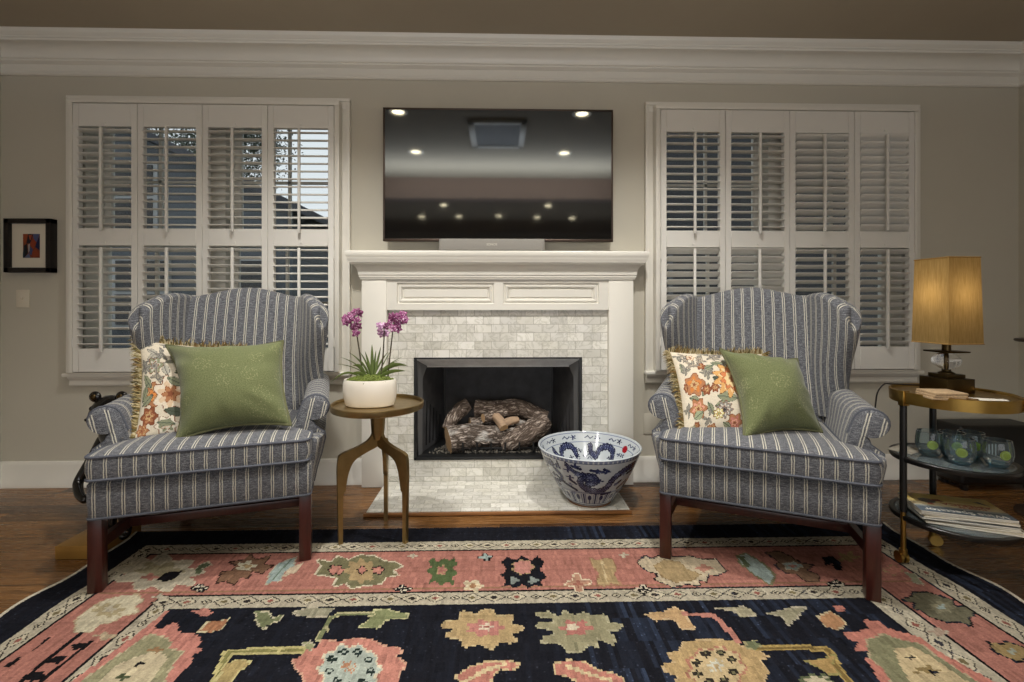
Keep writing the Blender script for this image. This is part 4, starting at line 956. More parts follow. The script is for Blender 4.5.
    c.line(W([(758, 648), (800, 647), (828, 650), (838, 668), (850, 684)]), (176, 150, 86), .013); c.line(W([(758, 648), (800, 647), (828, 650), (838, 668), (850, 684)]), (128, 106, 58), .005); c.poly(W([(808, 662), (822, 660), (836, 654), (832, 664), (840, 674), (830, 674), (820, 668)]), (168, 138, 84), (150, 140, 84), .004)
    c.poly(lob(752, 645, 8, 5, 5, .2), (112, 118, 86), (170, 160, 116), .003); c.poly(lob(817, 682, 16, 7, 7, .2), (190, 180, 150), (96, 104, 74), .006)
    c.poly(W([(716, 608), (734, 611), (740, 617), (756, 615), (750, 609), (744, 607)]), (168, 160, 130), CRM, .003); c.poly(W([(768, 614), (782, 616), (788, 626), (800, 614), (806, 607), (790, 608)]), (156, 150, 122), CRM, .003)
    # corner medallions
    c.poly(W([(172, 607), (154, 629), (163, 628), (172, 622), (180, 626), (176, 632), (190, 634), (198, 634), (202, 642), (196, 647), (204, 650), (194, 654), (190, 664), (182, 672), (172, 684), (60, 690), (118, 648)]), (192, 126, 112))
    c.poly(W([(150, 634), (162, 637), (172, 642), (168, 648), (184, 652), (176, 660), (168, 672), (160, 690), (70, 690), (112, 660)]), (150, 146, 112), (186, 174, 140), .004)
    c.poly(W([(142, 654), (160, 652), (168, 658), (160, 668), (150, 684), (90, 690), (112, 668)]), (196, 182, 148)); c.poly(W([(132, 665), (142, 661), (144, 664), (134, 668)]), BLK); c.poly(lob(122, 678, 8, 4, 4, .3), (76, 84, 58)); c.poly(lob(156, 650, 8, 4, 4, .3), (150, 116, 80))
    c.poly(W([(192, 611), (206, 608), (214, 613), (204, 617)]), (190, 126, 112)); c.poly(W([(198, 632), (208, 622), (220, 621), (228, 619), (222, 628), (212, 632)]), (168, 116, 82), (196, 186, 150), .004)
    c.poly(W([(842, 632), (848, 640), (858, 642), (854, 650), (868, 652), (866, 660), (874, 672), (884, 690), (1010, 690), (936, 650), (918, 636), (892, 630), (880, 622), (864, 620), (868, 628), (858, 632)]), (190, 122, 106))
    c.poly(W([(868, 640), (884, 634), (900, 640), (920, 644), (936, 656), (990, 690), (896, 690), (884, 668), (870, 658)]), (134, 132, 100), (176, 160, 128), .004)
    c.poly(W([(894, 650), (912, 646), (930, 656), (960, 676), (980, 690), (916, 690), (902, 670)]), (198, 178, 136)); c.poly(lob(911, 657, 6, 3, 4, .3), BLK); c.poly(lob(926, 670, 14, 5, 5, .3), (140, 120, 78)); c.poly(W([(926, 668), (942, 674), (932, 675)]), BLK)
    c.poly(W([(818, 617), (830, 612), (840, 617), (846, 624), (836, 629), (826, 626)]), (178, 132, 92), (190, 176, 140), .004); c.poly(W([(832, 606), (842, 605), (846, 612), (838, 612)]), (190, 122, 106))
    # mirrored motifs further towards the camera side, beyond the picture
    for k, (x, y) in enumerate(((-.6, -1.95), (.1, -1.75), (.75, -1.95), (-.15, -2.4), (.5, -2.45), (-.8, -2.5))):
        c.flower(x, y, .2, .16, 9, .14, [(192, 128, 112), (182, 154, 106), (150, 144, 112)][k % 3], .3); c.flower(x, y, .1, .08, 8, .15, [(170, 180, 168), CRM, (186, 122, 112)][k % 3], .3)
    for k in range(6):
        for x in (-1.245, 1.41): c.flower(x, -1.6 - .25 * k, .09, .09, 7, .2, [CRM, OLV, BRN][k % 3], 0, (40, 32, 30), .012)
    C = c.C
    # yarn streaks run towards the hearth; blue abrash in the navy ground
    dark = (C.sum(-1) < .08)
    st = np.repeat(np.repeat(rng.standard_normal((len(xs) // 3 + 1, len(ys) // 24 + 1)), 3, 0), 24, 1)[:X.shape[0], :X.shape[1]]
    br = np.interp(X[:, 0], [-1.6, .15, .35, .55, .9, 1.7], [.12, .1, .95, .75, .6, .7])[:, None]
    blue = np.clip(st * .7 + .2, 0, 1.6) * br
    C += (dark * blue)[..., None] * (np.array(lin((46, 55, 74))) - np.array(lin(NAVY))) * .8
    sp = rng.random(X.shape); C[(sp > .985) & dark] *= 2.6
    st2 = np.repeat(np.repeat(rng.standard_normal((len(xs) // 2 + 1, len(ys) // 8 + 1)), 2, 0), 8, 1)[:X.shape[0], :X.shape[1]]
    C *= .78; C += (C.mean(-1, keepdims=True) - C) * .10
    C *= np.clip(1 + .10 * st2 + .06 * rng.standard_normal(X.shape), .5, 1.5)[..., None]
    pk = np.repeat(rng.standard_normal((1, len(ys) // 3 + 1)), 3, 1)[:, :X.shape[1]]
    C *= np.clip(1 + .05 * pk, .7, 1.3)[..., None]
    # surface: slight waves at the long edges, thin pile
    wave = .010 * np.sin(GY * 11 + .6) + .006 * np.sin(GY * 23)
    edge = np.clip((np.abs(GX - .077) - 1.45) / .17, 0, 1)
    GX2 = GX + np.sign(GX) * edge * wave * 1.2
    GZ = RUGZ + 0 * GX + rng.standard_normal(GX.shape) * .0006
    quadmesh('pile', np.stack([GX2, GY, GZ], -1), MT['rug'], C, root)
    bm = BM(); box(bm, RX0 + .012, RX1 - .012, RY0, RY1 - .004, .0008, RUGZ - .002); finish('backing', bm, plain('rug_backing', (60, 52, 46), .95), root, smooth=0)
    for s, xx in ((-1, RX0), (1, RX1)):
        bm = BM(); P = []
        for y in np.arange(RY1 - .002, RY0, -.02):
            wv = .010 * math.sin(y * 11 + .6) + .006 * math.sin(y * 23); P.append((xx + s * wv * 1.2 + s * .003, y, .0068))
        tube(bm, P, .0062, 8); finish('selvedge', bm, plain('selvedge_wool', (176, 168, 150), .95, var=.15, scale=120), root)
    random.seed(8); bm = BM(); x = RX0 + .01
    while x < RX1 - .01:
        l = random.uniform(.008, .02); d = random.uniform(-.006, .006); y0 = RY1 + .002
        f = [bm.verts.new(p) for p in ((x - .0022, y0 - .006, RUGZ - .001), (x + .0022, y0 - .006, RUGZ - .001), (x + d + .0012, y0 + l, .002), (x + d - .0012, y0 + l, .002))]; bm.faces.new(f); x += .0046
    finish('fringe', bm, plain('navy_yarn', (30, 33, 46), .95), root, smooth=0)
rug()

# ------------------------------------------------------------------ pillows
def pillow_geo(TL, TR, BR, BL, T, n, pinch=.06, seed=0, wr=.006):
    TL, TR, BR, BL = (np.array(p, float) for p in (TL, TR, BR, BL))
    nrm = np.cross(TR - TL, BL - TL); nrm = nrm / np.linalg.norm(nrm)
    if nrm[1] > 0: nrm = -nrm
    s = np.linspace(-1, 1, n); s = np.sign(s) * (1 - (1 - np.abs(s)) ** 1.25); S, R = np.meshgrid(s, s, indexing='ij')
    S2 = S * (1 - np.where(S < 0, pinch * 1.3, pinch * .6) * (1 - R ** 2) * S ** 2); R2 = R * (1 - pinch * (1 - S ** 2) * R ** 2)
    a, b = (S2 + 1) / 2, (R2 + 1) / 2
    P = TL * ((1 - a) * (1 - b))[..., None] + TR * (a * (1 - b))[..., None] + BR * (a * b)[..., None] + BL * ((1 - a) * b)[..., None]
    h = T * ((1 - S ** 2) ** .55) * ((1 - R ** 2) ** .55)
    rg = np.random.default_rng(seed); ph = rg.random(6) * 6.28
    th = np.arctan2(R, S); rad = np.hypot(S, R)
    w = wr * np.clip(rad - .45, 0, 1) * (np.sin(9 * th + ph[0]) + .7 * np.sin(15 * th + ph[1] + 3 * rad)) + wr * .6 * np.sin(4 * S + 3 * R + ph[2]) * (1 - rad ** 2 * .5)
    w = w * ((1 - S ** 2) * (1 - R ** 2)) ** .3
    return P, P + nrm * (h + w)[..., None], P - nrm * (h * .8)[..., None], nrm
def green_pillow(label, c4, T, seed):
    P, F, B, nrm = pillow_geo(*c4, T, 33, pinch=.15, seed=seed, wr=.010); mid = tuple(P[16, 30])
    root = thing('green_pillow', label, 'pillow', mid)
    W = np.linalg.norm(P[-1, 16] - P[0, 16])
    bm = BM(); uv = [[(W * i / 32, W * j / 32) for j in range(33)] for i in range(33)]
    grid(bm, [[tuple(x) for x in r] for r in F], uv); grid(bm, [[tuple(x) for x in r] for r in B], uv, flip=True)
    bmesh.ops.remove_doubles(bm, verts=bm.verts, dist=1e-5); fixn(bm); finish('cover', bm, MT['green'], root, smooth=80)
    bm = BM(); ring = [P[i, 0] for i in range(32)] + [P[32, j] for j in range(32)] + [P[i, 32] for i in range(32, 0, -1)] + [P[0, j] for j in range(32, 0, -1)]
    tube(bm, [tuple(x) for x in ring], .0055, 7, True); finish('piping', bm, MT['green_welt'], root)
def floral_pillow(label, c4, T, seed, draw):
    n = 121; P, F, B, nrm = pillow_geo(*c4, T, n, seed=seed, wr=.004)
    root = thing('floral_pillow', label, 'pillow', tuple(P[n // 2, n - 8]))
    g = np.linspace(0, 1, n); X, Y = np.meshgrid((g[:-1] + g[1:]) / 2, (g[:-1] + g[1:]) / 2, indexing='ij')
    c = Canvas(X, Y, (212, 202, 182)); draw(c)
    quadmesh('front_panel', F, MT['floral'], c.C, root); 
    quadmesh('back_panel', B[:, ::-1], MT['floral'], np.broadcast_to(np.array(lin((150, 132, 96))), c.C.shape).copy(), root)
    random.seed(seed); bm = BM(); e = n - 1; fl = bm.loops.layers.float_color.new('Col')
    ring = [(P[i, 0], (0, -1)) for i in range(e)] + [(P[e, j], (1, 0)) for j in range(e)] + [(P[i, e], (0, 1)) for i in range(e, 0, -1)] + [(P[0, j], (-1, 0)) for j in range(e, 0, -1)]
    ux = (P[e, 60] - P[0, 60]); ux /= np.linalg.norm(ux); uy = (P[60, e] - P[60, 0]); uy /= np.linalg.norm(uy)
    for p, (a, b) in ring:
        for _ in range(3):
            d = ux * a + uy * b + nrm * random.uniform(-.5, .7) + (ux * b + uy * a) * random.uniform(-.5, .5)
            l = random.uniform(.022, .042); q = p + (ux * b + uy * a) * random.uniform(-.003, .003); sd = (ux * abs(b) + uy * abs(a)) * .0019
            pts = [q - sd, q + sd, q + d * l * .6 + sd * .9 + nrm * .003, q + d * l + np.array((0, 0, -.004)), q + d * l * .6 - sd * .9 + nrm * .003]
            fc = bm.faces.new([bm.verts.new(tuple(x)) for x in pts]); cc = lin(random.choice(((150, 136, 96), (112, 96, 58), (176, 160, 122), (96, 88, 54), (134, 106, 66), (190, 178, 144))))
            for lp in fc.loops: lp[fl] = (*cc, 1)
    finish('fringe', bm, MT['floral'], root, smooth=0)
OR, RU, YE, LG, DG, GY_, WH, PKK = (168, 118, 84), (132, 80, 56), (190, 158, 114), (138, 142, 116), (84, 92, 80), (112, 108, 104), (232, 226, 210), (206, 150, 128)
def leaf(c, x, y, l, w, ang, col, vein=(70, 76, 62)):
    ca, sa = math.cos(ang), math.sin(ang); P = []
    for k in range(9): t = k / 8; P.append((x + ca * l * t - sa * w * math.sin(PI * t), y + sa * l * t + ca * w * math.sin(PI * t)))
    for k in range(8, -1, -1): t = k / 8; P.append((x + ca * l * t + sa * w * math.sin(PI * t), y + sa * l * t - ca * w * math.sin(PI * t)))
    c.poly(P, col, vein, .004); c.line([(x, y), (x + ca * l, y + sa * l)], vein, .004)
def bloom(c, x, y, r, cols, n=7, ph=0.):
    c.flower(x, y, r, r, n, .16, cols[0], ph, (120, 70, 44), .007); c.flower(x, y, r * .72, r * .72, n, .2, cols[1], ph + .8, cols[0], .006); c.flower(x, y, r * .45, r * .45, n - 1, .2, cols[2], ph, (140, 80, 50), .005); c.flower(x, y, r * .2, r * .2, 5, .2, cols[3], ph)
def sprig(c, x, y, seed, col):
    r = random.Random(seed)
    for k in range(7): a = r.random() * 6.28; leaf(c, x + r.uniform(-.02, .02), y + r.uniform(-.02, .02), r.uniform(.05, .09), .014, a, col, GY_)
def draw_left(c):
    for x, y, a in ((.10, .16, .6), (.20, .22, 2.4), (.14, .30, -.4), (.26, .34, 1.2), (.30, .14, .9)): leaf(c, x, y, .14, .03, a, (176, 172, 158), GY_)
    bloom(c, .18, .36, .085, (LG, (196, 190, 176), (150, 146, 136), GY_), 6)
    sprig(c, .22, .46, 1, (160, 152, 132)); sprig(c, .36, .3, 2, LG)
    bloom(c, .16, .62, .11, (OR, YE, (214, 140, 78), RU), 5, .5); bloom(c, .33, .62, .16, ((222, 210, 190), (212, 186, 156), OR, RU), 7, .2); bloom(c, .14, .80, .09, (RU, OR, YE, RU), 6)
    leaf(c, .28, .75, .18, .04, .3, DG); leaf(c, .36, .44, .16, .035, -.3, LG); bloom(c, .3, .9, .1, ((226, 218, 200), LG, (206, 198, 178), PKK), 6); bloom(c, .08, .93, .07, (OR, YE, OR, RU), 6); sprig(c, .45, .8, 6, (150, 140, 110))
    for x, y, a in ((.06, .44, .9), (.05, .70, -.6), (.22, .86, .2), (.10, .52, 1.9), (.30, .48, .5), (.04, .28, 1.2)): leaf(c, x, y, .15, .032, a, LG, DG)
    for x, y in ((.10, .10), (.28, .08), (.06, .36), (.24, .24)): sprig(c, x, y, int(x * 100), (150, 148, 136))
    bloom(c, .65, .4, .15, (OR, YE, OR, RU)); bloom(c, .75, .75, .13, (PKK, WH, OR, RU)); leaf(c, .55, .2, .2, .04, .4, LG)
def draw_right(c):
    for x, y, a in ((.10, .40, .8), (.30, .34, -.5), (.12, .60, .3), (.34, .66, 1.1), (.08, .22, 1.3), (.40, .24, .2), (.28, .60, -1.), (.42, .70, -.3)): leaf(c, x, y, .14, .032, a, LG, DG)
    for x, y, sd in ((.08, .12, 31), (.36, .08, 32), (.14, .32, 33), (.36, .36, 34), (.08, .72, 35), (.34, .82, 36), (.50, .08, 37)): sprig(c, x, y, sd, (150, 146, 130))
    for x, y in ((.10, .50), (.30, .28), (.42, .52), (.20, .90)): bloom(c, x, y, .045, (RU, OR, YE, RU), 6)
    for x, y, sd in ((.17, .13, 3), (.30, .17, 4), (.22, .27, 5), (.42, .14, 6)): sprig(c, x, y, sd, (176, 164, 144))
    bloom(c, .22, .14, .045, ((220, 196, 160), WH, OR, GY_), 5)
    bloom(c, .20, .48, .12, (OR, (196, 124, 66), YE, RU), 5, .4); bloom(c, .33, .54, .05, (RU, OR, YE, RU), 6)
    leaf(c, .40, .42, .18, .045, .35, DG, (50, 58, 50)); leaf(c, .44, .60, .22, .05, .1, LG, DG); leaf(c, .50, .27, .14, .04, -.8, (150, 150, 130), GY_)
    bloom(c, .60, .42, .20, ((212, 164, 104), (224, 198, 152), OR, YE), 11, .2); c.flower(.60, .42, .125, .125, 9, .12, (206, 128, 84), 0, RU, .006); c.flower(.60, .43, .09, .09, 8, .12, (226, 200, 150), 0, (170, 96, 60), .005); c.flower(.60, .43, .045, .045, 6, .15, OR)
    leaf(c, .72, .16, .18, .05, .5, DG, (54, 60, 50)); bloom(c, .52, .74, .095, ((134, 128, 120), (200, 194, 182), GY_, (60, 58, 60)), 9)
    bloom(c, .22, .72, .11, (OR, PKK, YE, RU), 6, .3); leaf(c, .16, .82, .14, .045, -.5, (150, 158, 128), DG); bloom(c, .46, .78, .06, ((206, 200, 140), WH, (196, 176, 96), LG), 7)
    bloom(c, .66, .88, .11, (OR, (186, 120, 110), PKK, RU), 6, .6); bloom(c, .40, .95, .06, (OR, YE, OR, RU), 5); bloom(c, .88, .66, .07, (PKK, (226, 196, 170), OR, RU), 6); leaf(c, .52, .88, .12, .03, .5, LG)
    bloom(c, .15, .95, .06, (LG, (190, 180, 160), LG, DG), 5)
green_pillow('olive green pillow on the left wing chair, in front of floral cushion', (PD(166, 345, 1.92), PD(283, 341, 1.97), PD(291, 425, 1.83), PD(176, 441, 1.71)), .105, 2)
floral_pillow('floral fringed pillow on the left wing chair behind the green one', (PD(139, 340, 1.98), PD(246, 350, 2.13), PD(250, 434, 1.87), PD(135, 438, 1.735)), .06, 7, draw_left)
green_pillow('olive green pillow on the right wing chair, tilted against its arm', (PD(720, 349, 2.00), PD(797, 359, 1.95), PD(822, 432, 1.80), PD(744, 440, 1.735)), .105, 4)
floral_pillow('floral fringed pillow on the right wing chair against its left arm', (PD(670, 352, 2.08), PD(762, 354, 2.10), PD(752, 434, 1.84), PD(685, 435, 1.86)), .06, 9, draw_right)

# ================================================================== side table and orchid
tc = Vector((-.517, -.595, 0))
t = thing('side_table', 'round antique brass side table on three bowed legs beside the left chair', 'side table', tuple(tc))
TZ = .552; BR_ = MT['brass']
bm = BM(); lathe(bm, [(.0001, TZ - .012), (.178, TZ - .012), (.188, TZ - .008), (.191, TZ), (.191, TZ + .016), (.187, TZ + .018), (.184, TZ + .014), (.183, TZ + .004), (.0001, TZ + .003)], tc, 72); finish('tray_top', bm, BR_, t)
bm = BM(); lathe(bm, [(.0001, TZ - .14), (.02, TZ - .14), (.026, TZ - .12), (.030, TZ - .06), (.036, TZ - .02), (.042, TZ - .012), (.0001, TZ - .012)], tc, 24); finish('stem', bm, BR_, t)
for k, (lx, ly) in enumerate(((-.652, -.674), (-.383, -.672), (-.519, -.442))):
    d = Vector((lx, ly, 0)) - tc; R = d.length; d.normalize(); n = Vector((-d.y, d.x, 0))
    zf = RUGZ + .0005 if k < 2 else .0005
    O = [(.012, TZ - .02), (.022, TZ - .10), (.040, TZ - .135), (.085, TZ - .158), (R - .006, TZ - .178), (R + .007, TZ - .20), (R + .010, TZ - .26), (R + .008, .2), (R + .004, zf)]
    I = [(.0, TZ - .05), (.0, TZ - .13), (.0, TZ - .165), (.045, TZ - .185), (R * .62, TZ - .212), (R - .035, TZ - .26), (R - .022, TZ - .33), (R - .014, .2), (R - .012, zf)]
    O = [tuple(x) for x in smooth_path([(a, b, 0) for a, b in O], 4)]; I = [tuple(x) for x in smooth_path([(a, b, 0) for a, b in I], 4)]
    bm = BM(); rows = []
    for o, i in zip(O, I):
        hw = .0085
        rows.append([tc + d * o[0] + n * hw + Vector((0, 0, o[1])), tc + d * o[0] - n * hw + Vector((0, 0, o[1])), tc + d * i[0] - n * hw + Vector((0, 0, i[1])), tc + d * i[0] + n * hw + Vector((0, 0, i[1]))])
    V = grid(bm, rows, None, False, True); cap(bm, V[0]); cap(bm, V[-1]); fixn(bm); finish('leg', bm, BR_, t, smooth=35)
pc = PD(371, 380, 2.0); px, py, pz = pc.x, -.60, TZ + .004
t = thing('orchid_planter', 'white oval ceramic planter of purple orchids on the brass side table', 'potted plant', (px, py, pz))
SY = .62
prof = [(.0001, .0), (.092, .0), (.100, .004), (.108, .03), (.112, .06), (.112, .09), (.108, .108), (.106, .112), (.102, .110), (.103, .095), (.0001, .092)]
bm = BM(); lathe(bm, prof, (0, 0, 0), 64); bm.transform(Matrix.Translation((px, py, pz)) @ Matrix.Diagonal((1, SY, 1, 1))); pot = finish('pot', bm, MT['ceramic'], t)
random.seed(11); bm = BM()
for i in range(900):
    a = random.random() * 6.28; r = math.sqrt(random.random()) * .101
    z = .098 + .022 * (1 - (r / .101) ** 2) + random.random() * .008
    tt = bmesh.new(); bmesh.ops.create_icosphere(tt, subdivisions=1, radius=random.uniform(.0035, .0075)); bmesh.ops.translate(tt, vec=(px + r * math.cos(a), py + SY * r * math.sin(a), pz + z), verts=tt.verts); join(bm, tt)
mo = finish('moss', bm, plain('green_moss', (88, 100, 36), .9, var=.5, scale=120, bump=.6), t, smooth=0); mo['kind'] = 'stuff'
LEAF = plain('orchid_leaf', (92, 108, 52), .45, var=.35, scale=20); STM = plain('orchid_stem', (66, 58, 40), .6)
def blade(bm, base, tip, w, sag, n=9, keel=.3):
    base, tip = Vector(base), Vector(tip); d = tip - base; s = d.cross(Vector((0, 1, .2))).normalized()
    if s.length < .1: s = Vector((1, 0, 0))
    rows = []
    for i in range(n + 1):
        q = i / n; c = base + d * q + Vector((0, 0, sag * math.sin(PI * q))); ww = .72 * w * (math.sin(PI * min(1, .12 + q * .88)) ** .7) * (1 - .25 * q)
        up = s.cross(d).normalized(); rows.append([c - s * ww + up * ww * keel, c, c + s * ww + up * ww * keel])
    grid(bm, rows)
def O3(u, v, dy=0.): p = PD(u, v, 2.0); q = (py + dy + 2.6) / ray(u, v).y; return PD(u, v, q)
for (bu, bv, tu, tv, w, sag, dy) in ((372, 376, 372, 344, .011, .0, -.01), (372, 376, 365, 351, .009, .0, .0), (371, 376, 360, 352, .006, .01, .01), (374, 376, 381, 346, .008, .0, .0), (370, 376, 348, 352, .005, .015, .0), (370, 376, 340, 357, .004, .012, .02), (369, 376, 336, 364, .0035, .012, .0), (374, 376, 388, 352, .006, .01, .0), (375, 376, 400, 360, .004, .01, .02), (375, 376, 404, 356, .003, .008, .0),
                                   (366, 376, 352, 366, .014, .02, -.02), (376, 377, 408, 366, .016, .025, -.01), (377, 378, 406, 371, .013, .012, -.03), (362, 378, 331, 382, .008, .03, -.03), (373, 376, 376, 350, .008, 0, .015), (370, 377, 357, 358, .008, .01, -.015), (376, 377, 391, 350, .004, 0, .01), (368, 378, 350, 374, .012, .012, -.04)):
    bm = BM(); blade(bm, O3(bu, bv, dy * .3), O3(tu, tv, dy), w, sag); finish('leaf', bm, LEAF, t, smooth=80)
def petal(name, a, b):
    m = N(name); f = m.noise(m.obj(), 150, 3, .7); m.set(Base_Color=m.ramp(f, [(.36, lin(a)), (.54, lin(b)), (.66, lin((222, 196, 214)))]), Roughness=.6); return m.m
PUR = [petal('orchid_petal', (92, 30, 70), (138, 58, 112)), petal('pale_orchid_petal', (130, 84, 120), (184, 140, 174))]
def flower(parent, p, face, size, mats, rot):
    face = Vector(face).normalized(); M = Matrix.Translation(p) @ face.to_track_quat('Z', 'Y').to_matrix().to_4x4() @ Matrix.Rotation(rot, 4, 'Z')
    bm = BM()
    for k in range(5):
        a = 2 * PI * k / 5; ln, ww = (size, size * .42) if k % 5 in (1, 4) else (size * .92, size * .3)
        rows = []
        for i in range(6):
            q = i / 5; r = ln * q; h = ww * math.sin(PI * (.08 + .9 * q)) ** .8; z = .25 * size * q * (1 - q) * 2 - .1 * size * q
            rows.append([M @ Vector((r * math.cos(a) - j * h * math.sin(a), r * math.sin(a) + j * h * math.cos(a), z - abs(j) * .1 * size)) for j in (-1, -.5, 0, .5, 1)])
        grid(bm, rows)
    ball(bm, (0, 0, 0), size * .16, 2, (1, 1, 1.4), M @ Matrix.Translation((0, -.05 * size, size * .15)))
    finish('flower', bm, mats, parent, smooth=80)
random.seed(21)
for (P, blooms, mt, sz) in (([(363, 376), (360, 355), (357, 335), (355, 318)], [(346, 322), (352, 315), (357, 320), (353, 327), (358, 326), (356, 333), (350, 319), (359, 313), (354, 312), (345, 318)], PUR[0], .022),
                         ([(388, 376), (390, 356), (392, 338), (394, 322)], [(390, 322), (395, 318), (400, 316), (397, 324), (387, 326), (401, 321), (393, 328), (405, 319), (398, 329), (392, 316), (403, 314)], PUR[0], .022),
                         ([(381, 376), (383, 356), (384, 338), (384, 328)], [(380, 330), (384, 326), (379, 325), (386, 333), (382, 334)], PUR[1], .020)):
    bm = BM(); pth = smooth_path([O3(u, v, -.005 * i) for i, (u, v) in enumerate(P)] , 6); tube(bm, pth, [.0034 - .0012 * i / len(pth) for i in range(len(pth))], 7); s = finish('flower_stem', bm, STM, t)
    for i, (u, v) in enumerate(blooms): flower(s, O3(u, v, random.uniform(-.05, .02)), (random.uniform(-.9, .6), -1, random.uniform(-.3, .5)), sz * random.uniform(.85, 1.15), mt, random.random() * 6.28)

# ================================================================== porcelain bowl
bc = Vector((.442, -.28, .0205))
t = thing('porcelain_bowl', 'large blue and white porcelain bowl painted with dragons on the hearth', 'bowl', tuple(bc))
def bowl():
    no, nth = 190, 420
    H = .266; prof = []; tt = []
    for i in range(96): 
        q = i / 95; r = .104 + (.242 - .104) * (q ** .93) + .010 * math.sin(PI * q) - .006 * max(0, 1 - q * 14); prof.append((r, .004 + (H - .004) * q)); tt.append(q)
    for i in range(8): a = PI * (i + 1) / 9; prof.append((.2375 + .0045 * math.cos(a), H + .0045 * math.sin(a))); tt.append(1.0 + .01)
    for i in range(86): 
        q = 1 - i / 85; r = .002 + .231 * (1 - (1 - q) ** 1.9) ** .72 if q > 0 else .002; r = .002 + .2305 * (q ** .62); prof.append((r, .022 + (H - .022) * q ** 1.15)); tt.append(1.02 + (1 - q))
    prof = [(.0005, .003), (.100, .003), (.103, .0)] + prof; tt = [0, 0, 0] + tt
    th = np.linspace(-PI, PI, nth); pr = np.array(prof); pr[:, 0] *= 1.045
    V = np.stack([bc.x + pr[:, 0][:, None] * np.sin(th)[None], bc.y - pr[:, 0][:, None] * np.cos(th)[None], bc.z + pr[:, 1][:, None] + 0 * th[None]], -1)
    Tm = np.array(tt); TH, TT = np.meshgrid((th[:-1] + th[1:]) / 2, (Tm[:-1] + Tm[1:]) / 2); 
    c = Canvas(TH, TT, (184, 191, 195)); BL, DB, MB_ = (52, 58, 92), (36, 40, 66), (104, 112, 142)
    out = TT <= 1.0
    def fp(x, y):                                     # front face chart -> (angle, height)
        q = (592 - y) / (592 - 268); return (math.asin(max(-.98, min(.98, (x - 410) / (150 + 205 * q)))), q)
    def dragon(P, w, dx=0.):
        P = [(a + dx, b) for a, b in ((v.x, v.y) for v in smooth_path([(*p, 0) for p in P], 6))]
        d = segd(c.X, c.Y * 1.1, [(a, b * 1.1) for a, b in P]); s_ = np.sin(c.X * 95) * np.sin(c.Y * 120)
        c.m(d < w + .012 * (np.sin(c.X * 60 + c.Y * 50) > 0), DB); c.m((d < w * .75) & (s_ > .25), MB_); c.m((d < w * .25), BL)
    body = [fp(*p) for p in ((690, 325), (640, 328), (590, 338), (540, 362), (500, 395), (470, 440), (430, 465), (380, 462), (330, 440), (310, 400), (340, 365), (385, 372), (390, 405), (355, 415))]
    head = [fp(*p) for p in ((320, 355), (280, 352), (245, 330), (215, 305))]
    tail = [fp(*p) for p in ((680, 345), (672, 395), (640, 430), (600, 445), (585, 475))]
    for dx in (0, 2.1, -2.1):
        dragon(body, .074, dx); dragon(head, .046, dx); dragon(tail, .036, dx)
        for q in ((520, 430, 560, 410), (540, 460, 600, 420), (250, 310, 300, 322), (160, 300, 185, 340), (180, 400, 230, 430), (360, 325, 440, 335), (440, 318, 470, 332), (290, 425, 250, 400), (600, 370, 640, 360), (440, 490, 500, 482), (200, 420, 300, 470)):
            c.line([(fp(q[0], q[1])[0] + dx, fp(q[0], q[1])[1]), (fp(q[2], q[3])[0] + dx, fp(q[2], q[3])[1])], DB, .026)
        for q in ((265, 305), (400, 330), (455, 335), (230, 340), (610, 460), (640, 400), (420, 395), (360, 395), (250, 385), (165, 330)): a, b = fp(*q); c.flower(a + dx, b, .11, .05, 4, .35, BL, .3); c.flower(a + dx + .45, b - .1, .08, .04, 5, .35, MB_, .3)
    c.m(out & (np.abs(c.Y - .972) < .02) & (np.sin(c.X * 70) > -.3), (120, 130, 156)); c.m(out & (np.abs(c.Y - .945) < .005), BL); c.m(out & (np.abs(c.Y - .997) < .006), MB_)
    c.m(out & (np.abs(c.Y - .33) < .006), BL); c.m(out & (np.abs(c.Y - .355) < .004), MB_); c.m(out & (np.abs(c.Y - .045) < .012), BL); c.m(out & (np.abs(c.Y - .085) < .005), BL); c.m(out & (c.Y < .015), (150, 110, 80))
    f = np.mod(c.X / (2 * PI) * 18, 1); band = (c.Y > .09) & (c.Y < .32)
    c.m(out & band & ((f < .07) | (f > .93)), BL); c.m(out & band & (np.abs(np.abs(f - .5) - .33) < .04), MB_); c.m(out & band & (((f - .5) / .16) ** 2 + ((c.Y - .23) / .06) ** 2 < 1), BL); c.m(out & band & (np.abs(f - .5) < .03) & (c.Y < .23), BL)
    inn = TT > 1.02; r2 = np.random.default_rng(7)
    D = c.Y - 1.02
    c.m(inn & (np.abs(D - .012) < .006), MB_); c.m(inn & (np.abs(D - .17) < .007), MB_)
    for k in range(11):
        a = -PI + 2 * PI * (k + .35) / 11; c.flower(a, 1.02 + .09, .085, .05, 5, .4, DB if k % 2 else BL, k); c.line([(a + .1, 1.10), (a + .16, 1.13), (a + .22, 1.09), (a + .28, 1.12)], BL, .009)
    for dx in (PI - .55, -PI + .55 + .0, 1.2, -1.1, .2):
        a = dx; dragon([(a - .35, 1.40), (a - .28, 1.28), (a - .1, 1.24), (a + .08, 1.30), (a + .16, 1.42), (a + .3, 1.36), (a + .34, 1.26)], .06)
    for k in range(60): c.flower(r2.uniform(-PI, PI), r2.uniform(1.24, 1.75), .09, .036, 4, .4, BL if k % 2 else DB, k * .7)
    for k in range(12): a = r2.uniform(-PI, PI); b = r2.uniform(1.24, 1.6); c.line([(a, b), (a + .06, b + .03), (a + .12, b - .01), (a + .18, b + .03)], BL, .008)
    c.ell(1.95, 1.20, .09, .06, (150, 30, 40))
    cc = c.C; 
    quadmesh('glazed_body', V, MT['porcelain'], cc, t)
bowl()
